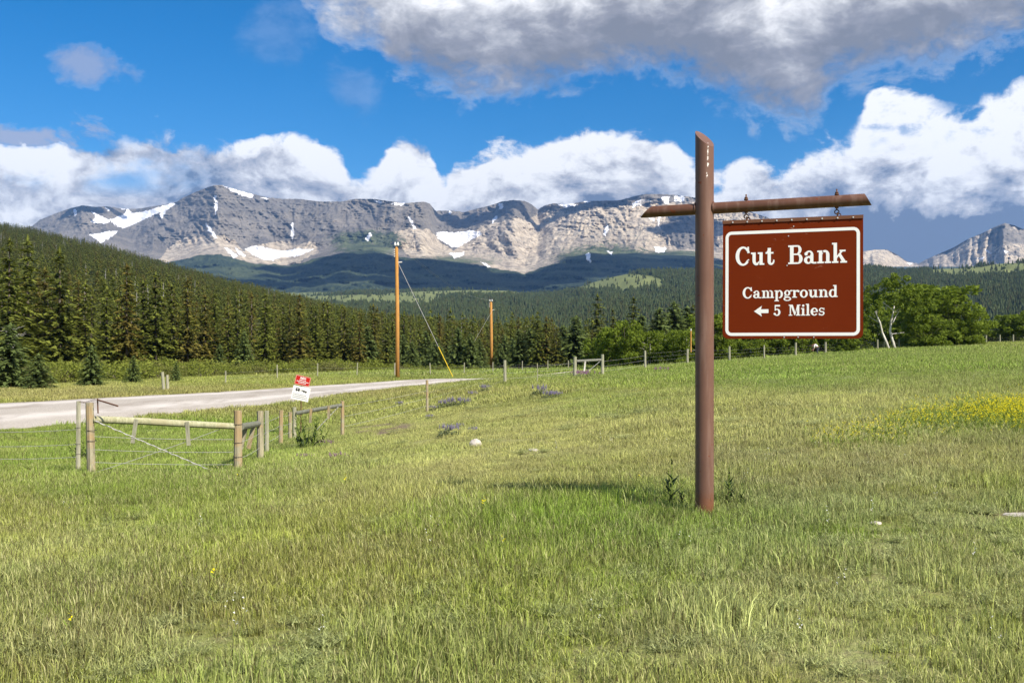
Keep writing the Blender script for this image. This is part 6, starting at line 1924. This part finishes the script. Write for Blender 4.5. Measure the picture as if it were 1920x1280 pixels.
tp = empty('fence_post', at_g(1007.5, 52), 0, label='thin steel stake standing alone between lone post and far brace', cat='fence post')
post_mesh(Vector((0, 0, 0)), 1.05, 0.022, M_GREYPOST, tp, n=5)

# ---------------------------------------------------------------- utility poles
def utility_pole(px, Y, vb, vt, r, label, guy=None):
    root = empty('utility_pole', at_g(px, Y), 0, label=label, cat='utility pole')
    z0 = root.location.z; h = EYE + (PY0 - vt) / F * Y - z0
    MB().tube([(0, 0, -0.6), (-0.01 * h * .2, 0, h * 0.5), (-0.008 * h, 0, h - 0.1), (-0.008 * h, 0, h)], [r, r * 0.86, r * 0.72, r * 0.5], 12).obj('pole', M_POLE, root, True)
    tx = -0.008 * h
    for sx_ in (-1, 1):
        m = MB(); m.tube([(tx + sx_ * r * 0.55, -0.05, h - 0.05), (tx + sx_ * r * 0.62, -0.05, h + 0.10)], 0.035, 6); m.obj('bracket', M_DARKMETAL, root)
        m = MB(); m.tube([(tx + sx_ * r * 0.62, -0.05, h + 0.10), (tx + sx_ * r * 0.62, -0.05, h + 0.17), (tx + sx_ * r * 0.62, -0.05, h + 0.36)], [0.09, 0.10, 0.05], 8); m.obj('insulator', M_INS, root)
    m = MB()
    for k in range(4): m.tube([(tx - r * 0.95, -0.05, h - 0.15 - 0.17 * k), (tx - r * 0.95, -0.05, h - 0.24 - 0.17 * k)], [0.07, 0.05], 7)
    m.obj('insulator', M_INS, root)
    m = MB(); m.tube([(tx - r, -0.05, h - 0.05), (tx - r, -0.05, h - 0.9)], 0.02, 5); m.tube([(0.9 * r, -0.06, 0.3), (tx + r * 0.74, -0.06, h * 0.8)], 0.018, 4); m.obj('ground_wire', M_DARKMETAL, root)
    if guy:
        gx, gY, gv = guy
        a = Vector((at(gx, gY), gY, EYE + (PY0 - gv) / F * gY)) - Vector(root.location)
        top_ = Vector((tx + r * 0.8, 0, h * (1 - guy_drop(h))))
        m = MB(); m.tube([top_, a], 0.017 if Y < 100 else 0.010, 5); m.obj('guy_wire', M_WIRE, root)
        m = MB(); m.tube([a.lerp(top_, 0.26), a], 0.028, 6); m.obj('guy_guard', M_YSL, root)
        m = MB(); m.tube([top_ + Vector((-0.15, 0, 0.06)), top_ + Vector((0.28, 0, 0.10))], 0.05, 6); m.obj('guy_bracket', M_INS, root)
    return root, Vector(root.location) + Vector((tx, 0, h + 0.32))
def guy_drop(h): return 0.125
_, topA = utility_pole(745.5, 75, 707, 463, 0.17, 'nearer tall orange utility pole with a long guy wire beside the road', (849, 74, 706))
_, topB = utility_pole(921.5, 140, 693, 566, 0.25, 'farther smaller orange utility pole right of the tall one', (857, 128, 695))
third = empty('utility_pole', mtree(1295.5, 93, 660), 0, label='short thin orange pole seen just left of the brown sign post', cat='utility pole')
MB().tube([(0, 0, 0), (0, 0, (660 - 620) / F * 93)], 0.06, 8).obj('pole', M_POLE, third)
MB().tube([(0, 0, (660 - 620) / F * 93), (0, 0, (660 - 620) / F * 93 + 0.2)], 0.06, 6).obj('insulator', M_INS, third)
pl = empty('power_line', topA, 0, label='thin overhead wires joining the two orange utility poles', cat='wire')
for dx, dz in ((-0.1, 0), (0.1, 0)):
    m = MB(); a = Vector((dx, 0, dz)); b = topB - topA + Vector((dx, 0, dz)); pts = [a.lerp(b, i / 14) - Vector((0, 0, 1.1 * 4 * (i / 14) * (1 - i / 14))) for i in range(15)]
    m.tube(pts, 0.006, 3); m.obj('wire', M_WIRE, pl)

# ---------------------------------------------------------------- the tilted red and white warning sign
SG = 34.0
sg = empty('warning_sign', at_g(565, SG), 0, label='tilted red panel above a white panel with a black vehicle picture, near the road', cat='sign')
k = SG / F
ctr = Vector((0, 0, EYE + (PY0 - 727) * k - sg.location.z))
Rt = Matrix.Rotation(math.radians(12.5), 3, 'Y')
M_RED = flat_material('red_sign_paint', (0.50, 0.018, 0.012), 0.5, 0)
M_WPAN = flat_material('white_sign_paint', (0.82, 0.81, 0.78), 0.5, 0)
M_BLACK = flat_material('black_print', (0.015, 0.015, 0.015), 0.6, 0)
def sgobj(name, outline, y, mat, parent=sg, thick=0.012):
    V, Fc = plate(outline, y, y + thick)
    V = [tuple(ctr + Rt @ Vector(v)) for v in V]
    return new_obj(name, V, Fc, mat, parent)
def sgp(px, py):          # picture offset to panel coordinates, before the tilt
    v = Vector(((px - 565) * k, 0, -(py - 727) * k)); v = Rt.inverted() @ v; return v.x, v.z
rc = sgp(567.8, 713.6); wc = sgp(564.2, 737.4)
red = sgobj('red_panel', rrect(rc[0] - 0.262, rc[1] - 0.165, rc[0] + 0.262, rc[1] + 0.165, 0.04), -0.03, M_RED)
wht = sgobj('white_panel', rrect(wc[0] - 0.30, wc[1] - 0.235, wc[0] + 0.30, wc[1] + 0.235, 0.006), -0.03, M_WPAN)
A_ = rrect(rc[0] - 0.255, rc[1] - 0.158, rc[0] + 0.255, rc[1] + 0.158, 0.036); B_ = rrect(rc[0] - 0.238, rc[1] - 0.141, rc[0] + 0.238, rc[1] + 0.141, 0.022)
V = [tuple(ctr + Rt @ Vector((x, -0.033, z))) for x, z in A_ + B_]; n_ = len(A_)
new_obj('border', V, [(i, (i + 1) % n_, (i + 1) % n_ + n_, i + n_) for i in range(n_)], flat_material('pale_red_edge', (0.72, 0.40, 0.30), 0.5, 0), sg)
def strokes(name, c, rows_, mat, y=-0.034):
    V, Fc = [], []
    g_ = random.Random(2)
    for z, x0, x1, h in rows_:
        x = x0
        while x < x1:
            w = g_.uniform(0.018, 0.05); w = min(w, x1 - x)
            b = len(V)
            V += [tuple(ctr + Rt @ Vector((c[0] + a, y, c[1] + zz))) for a, zz in ((x, z - h / 2), (x + w, z - h / 2), (x + w, z + h / 2), (x, z + h / 2))]
            Fc.append((b, b + 1, b + 2, b + 3)); x += w + 0.010
    return new_obj(name, V, Fc, mat, sg)
strokes('lettering', rc, [(0.085, -0.095, 0.10, 0.055), (0.018, -0.11, 0.11, 0.022), (-0.035, -0.20, 0.21, 0.024), (-0.085, -0.13, 0.13, 0.024)], M_WPAN)
strokes('lettering', wc, [(-0.045, -0.25, 0.20, 0.020), (-0.105, -0.26, 0.25, 0.020), (-0.165, -0.25, 0.25, 0.022)], flat_material('grey_print', (0.22, 0.22, 0.24), 0.6, 0))
# truck and trailer picture
def pic(name, polys):
    V, Fc = [], []
    for i, pl_ in enumerate(polys):
        b = len(V); V += [tuple(ctr + Rt @ Vector((wc[0] + x, -0.034 - 0.0004 * i, wc[1] + z))) for x, z in pl_]; Fc.append(tuple(range(b, b + len(pl_))))
    return new_obj(name, V, Fc, M_BLACK, sg)
def disc(x, z, r): return [(x + r * math.cos(a), z + r * math.sin(a)) for a in np.linspace(0, 2 * math.pi, 11)[:-1]]
pic('vehicle_picture', [[(-0.20, 0.085), (-0.05, 0.085), (-0.05, 0.115), (-0.20, 0.125)], [(-0.20, 0.12), (-0.18, 0.165), (-0.16, 0.165), (-0.17, 0.12)], [(-0.20, 0.155), (-0.075, 0.155), (-0.07, 0.17), (-0.17, 0.172)],
                        [(-0.11, 0.11), (-0.06, 0.11), (-0.065, 0.158), (-0.11, 0.158)], disc(-0.165, 0.08, 0.024), disc(-0.085, 0.08, 0.024),
                        [(0.0, 0.10), (0.19, 0.075), (0.20, 0.105), (0.04, 0.128)], [(-0.03, 0.10), (0.04, 0.105), (0.04, 0.115), (-0.03, 0.115)], disc(0.095, 0.075, 0.020), disc(0.165, 0.068, 0.020)])
m = MB(); m.tube([(-0.02, 0.0, -0.3), (0.0, -0.005, ctr.z + 0.38)], 0.018, 6); m.obj('stake', M_RUST, sg)
for x, z in ((rc[0], rc[1] + 0.13), (wc[0], wc[1] + 0.20)):
    a = ctr + Rt @ Vector((x, -0.030, z)); MB().tube([a, a + Vector((0, -0.012, 0))], 0.010, 6).obj('bolt', M_INS, sg)

# ---------------------------------------------------------------- stones
def rock(px, py, w, h, label, seed):
    Y = Y_of(px, py)
    bm = bmesh.new(); bmesh.ops.create_icosphere(bm, subdivisions=3, radius=1.0)
    for v in bm.verts:
        d = v.co; s = 1 + 0.28 * float(fbm(np.array([d.x * 1.4 + seed]), np.array([d.y * 1.4 + d.z]), 3, seed)[0])
        v.co = Vector((d.x * w * s, d.y * w * 0.7 * s, max(d.z, -0.4) * h * s))
    me = bpy.data.meshes.new('rock'); bm.to_mesh(me); bm.free()
    m_ = bpy.data.materials.get('pale_stone')
    if m_ is None:
        m_, N, out = mat_new('pale_stone'); n = N.noise(obj_co(N), 9, 5, 0.7)
        principled(N, out, N.mix(n, (0.35, 0.31, 0.27), (0.68, 0.62, 0.56)), 0.9, 0.1, bump=n, bump_d=0.03)
    me.materials.append(m_)
    o = bpy.data.objects.new('rock', me); COL.objects.link(o); o.location = spot(px, Y, h * 0.45)
    tag(o, label=label, cat='rock')
rock(891, 838, 0.11, 0.10, 'pale rounded rock in short grass below the single lupine stem', 3)
rock(1000, 846, 0.09, 0.03, 'flat pale stone slab right of the rounded rock', 5)
rock(1912, 968, 0.15, 0.015, 'flat pale patch of stone at the right edge of the meadow', 6)
rock(1640, 986, 0.06, 0.02, 'small flat grey stone in the grass right of the sign post', 8)

# ---------------------------------------------------------------- the person bending down behind the fence
def person():
    p0 = mtree(1531, 101, 667.5)
    root = empty('person', p0, 0, label='person in white shirt and dark trousers bending down behind the fence', cat='person')
    def skin_body(name, V, E, R, mat, sub=2):
        me = bpy.data.meshes.new(name); me.from_pydata([Vector(v) for v in V], E, [])
        o = bpy.data.objects.new(name, me); COL.objects.link(o); o.parent = root
        md = o.modifiers.new('skin', 'SKIN')
        for i, r in enumerate(R): me.skin_vertices[0].data[i].radius = (r, r)
        me.skin_vertices[0].data[0].use_root = True
        md.use_smooth_shade = True
        ss = o.modifiers.new('sub', 'SUBSURF'); ss.levels = sub; ss.render_levels = sub
        me.materials.append(mat); return o
    M_SKIN = flat_material('skin', (0.42, 0.22, 0.15), 0.6, 0); M_SHIRT = flat_material('white_shirt', (0.75, 0.72, 0.72), 0.9, 0); M_TRO = flat_material('dark_trousers', (0.05, 0.055, 0.075), 0.9, 0)
    M_HAIR = flat_material('brown_hair', (0.10, 0.05, 0.03), 0.8, 0)
    # bending to the left: pelvis at right, head low at left
    body = [(0.10, 0, 0.86), (0.0, 0, 1.02), (-0.14, 0, 1.14), (-0.28, 0, 1.16), (-0.36, -0.02, 1.08), (-0.44, -0.02, 1.00), (-0.50, -0.02, 0.93),
            (0.12, -0.11, 0.80), (0.02, -0.13, 0.45), (0.12, -0.13, 0.08), (0.00, -0.15, 0.04),
            (0.14, 0.11, 0.80), (0.10, 0.13, 0.45), (0.22, 0.13, 0.08), (0.10, 0.15, 0.04),
            (-0.26, -0.18, 1.10), (-0.30, -0.22, 0.84), (-0.38, -0.20, 0.62), (-0.40, -0.20, 0.54),
            (-0.26, 0.18, 1.10), (-0.30, 0.20, 0.84), (-0.40, 0.18, 0.64), (-0.43, 0.18, 0.56)]
    E = [(0, 1), (1, 2), (2, 3), (3, 4), (4, 5), (5, 6), (0, 7), (7, 8), (8, 9), (9, 10), (0, 11), (11, 12), (12, 13), (13, 14), (3, 15), (15, 16), (16, 17), (17, 18), (3, 19), (19, 20), (20, 21), (21, 22)]
    R = [0.14, 0.13, 0.145, 0.13, 0.06, 0.095, 0.08, 0.09, 0.062, 0.045, 0.04, 0.09, 0.062, 0.045, 0.04, 0.06, 0.045, 0.035, 0.035, 0.06, 0.045, 0.035, 0.035]
    skin_body('body', body, E, R, M_SKIN)
    skin_body('shirt', [body[0], body[1], body[2], body[3], body[15], body[16], body[19], body[20]], [(0, 1), (1, 2), (2, 3), (3, 4), (4, 5), (3, 6), (6, 7)], [0.155, 0.15, 0.165, 0.15, 0.075, 0.058, 0.075, 0.058], M_SHIRT)
    skin_body('trousers', [body[0], body[7], body[8], (0.12, -0.13, 0.10), body[11], body[12], (0.22, 0.13, 0.10)], [(0, 1), (1, 2), (2, 3), (0, 4), (4, 5), (5, 6)], [0.165, 0.11, 0.082, 0.066, 0.11, 0.082, 0.066], M_TRO)
    bm = bmesh.new(); bmesh.ops.create_uvsphere(bm, u_segments=16, v_segments=10, radius=0.11)
    for v in bm.verts: v.co = Vector((v.co.x * 1.0 - 0.45, v.co.y * 0.95 - 0.02, v.co.z * 0.9 + 1.04))
    me = bpy.data.meshes.new('hair'); bm.to_mesh(me); bm.free(); me.materials.append(M_HAIR)
    o = bpy.data.objects.new('hair', me); COL.objects.link(o); o.parent = root
person()

# ---------------------------------------------------------------- clouds whose shade falls on the mountains (high above the frame), and the air
def cloud(targets, label):
    m = bpy.data.materials.get('cloud_white')
    if m is None:
        m, N, out = mat_new('cloud_white')
        principled(N, out, (0.85, 0.86, 0.88), 1.0, 0.0)
    bm = bmesh.new()
    g = random.Random(len(targets) * 13)
    cx = None
    for px, v, Y, rx, ry in targets:
        P = Vector(((px - PX0) / F * Y, Y, EYE + (PY0 - v) / F * Y))
        c = P + SUN * ((3600 - P.z) / SUN.z)
        for k in range(5):
            o = Vector((g.gauss(0, 0.5) * rx, g.gauss(0, 0.5) * ry, g.uniform(-40, 120)))
            r = g.uniform(0.5, 0.8)
            res = bmesh.ops.create_icosphere(bm, subdivisions=3, radius=1.0)
            for vv in res['verts']:
                d = vv.co.copy()
                w = 1 + 0.22 * float(fbm(np.array([d.x * 2.3 + k]), np.array([d.y * 2.3 + d.z * 1.7]), 3, k)[0])
                vv.co = c + o + Vector((d.x * rx * r * w, d.y * ry * r * w, d.z * 150 * w))
    me = bpy.data.meshes.new('cloud'); bm.to_mesh(me); bm.free()
    me.materials.append(m)
    for p in me.polygons: p.use_smooth = True
    ob = bpy.data.objects.new('cloud', me); COL.objects.link(ob)
    tag(ob, kind='stuff', label=label)
# (picture column and row, distance) of the ground each part of the cloud shades, and its half widths in metres
cloud([(640, 490, 4900, 260, 150), (700, 505, 4700, 330, 170), (790, 505, 4700, 330, 160), (880, 520, 4500, 320, 150), (960, 525, 4500, 320, 160),
       (1050, 515, 4700, 340, 210), (1120, 498, 4900, 330, 220), (1210, 500, 4900, 300, 190), (1290, 500, 4900, 260, 170), (600, 520, 4200, 240, 90), (720, 528, 4200, 300, 80), (860, 540, 4000, 300, 70), (980, 540, 4000, 250, 80), (700, 492, 5100, 330, 160), (800, 498, 5100, 330, 160), (1000, 530, 4900, 330, 200), (1160, 485, 5300, 330, 200), (1250, 490, 5300, 300, 160)],
      'low white cloud that shades the dark forest slopes below the mountain')
cloud([(1290, 438, 6500, 220, 220), (1330, 425, 6700, 220, 220)], 'small white cloud that shades the right shoulder of the long mountain')
cloud([(860, 410, 7900, 180, 140), (930, 405, 7500, 170, 120), (965, 395, 7300, 160, 100), (1100, 384, 7200, 240, 90), (190, 420, 7800, 150, 150)], 'scattered white cloud that shades the ridge crest')


def haze():
    v = [(x, y, z) for x in (-9000, 11000) for y in (-400, 10800) for z in (-120, 1560)]
    f = [(0, 1, 3, 2), (4, 6, 7, 5), (0, 4, 5, 1), (2, 3, 7, 6), (0, 2, 6, 4), (1, 5, 7, 3)]
    m, N, out = mat_new('air')
    pv = N.n('ShaderNodeVolumePrincipled')
    pv.inputs['Color'].default_value = (0.24, 0.50, 1.0, 1)
    pv.inputs['Density'].default_value = 4.2e-5
    pv.inputs['Anisotropy'].default_value = 0.0
    N.put(out.inputs['Volume'], pv.outputs[0])
    o = new_obj('haze', v, f, m)
    tag(o, kind='stuff', label='thin blue air between the meadow and the mountains')
import os
if not os.environ.get('NOHAZE'): haze()
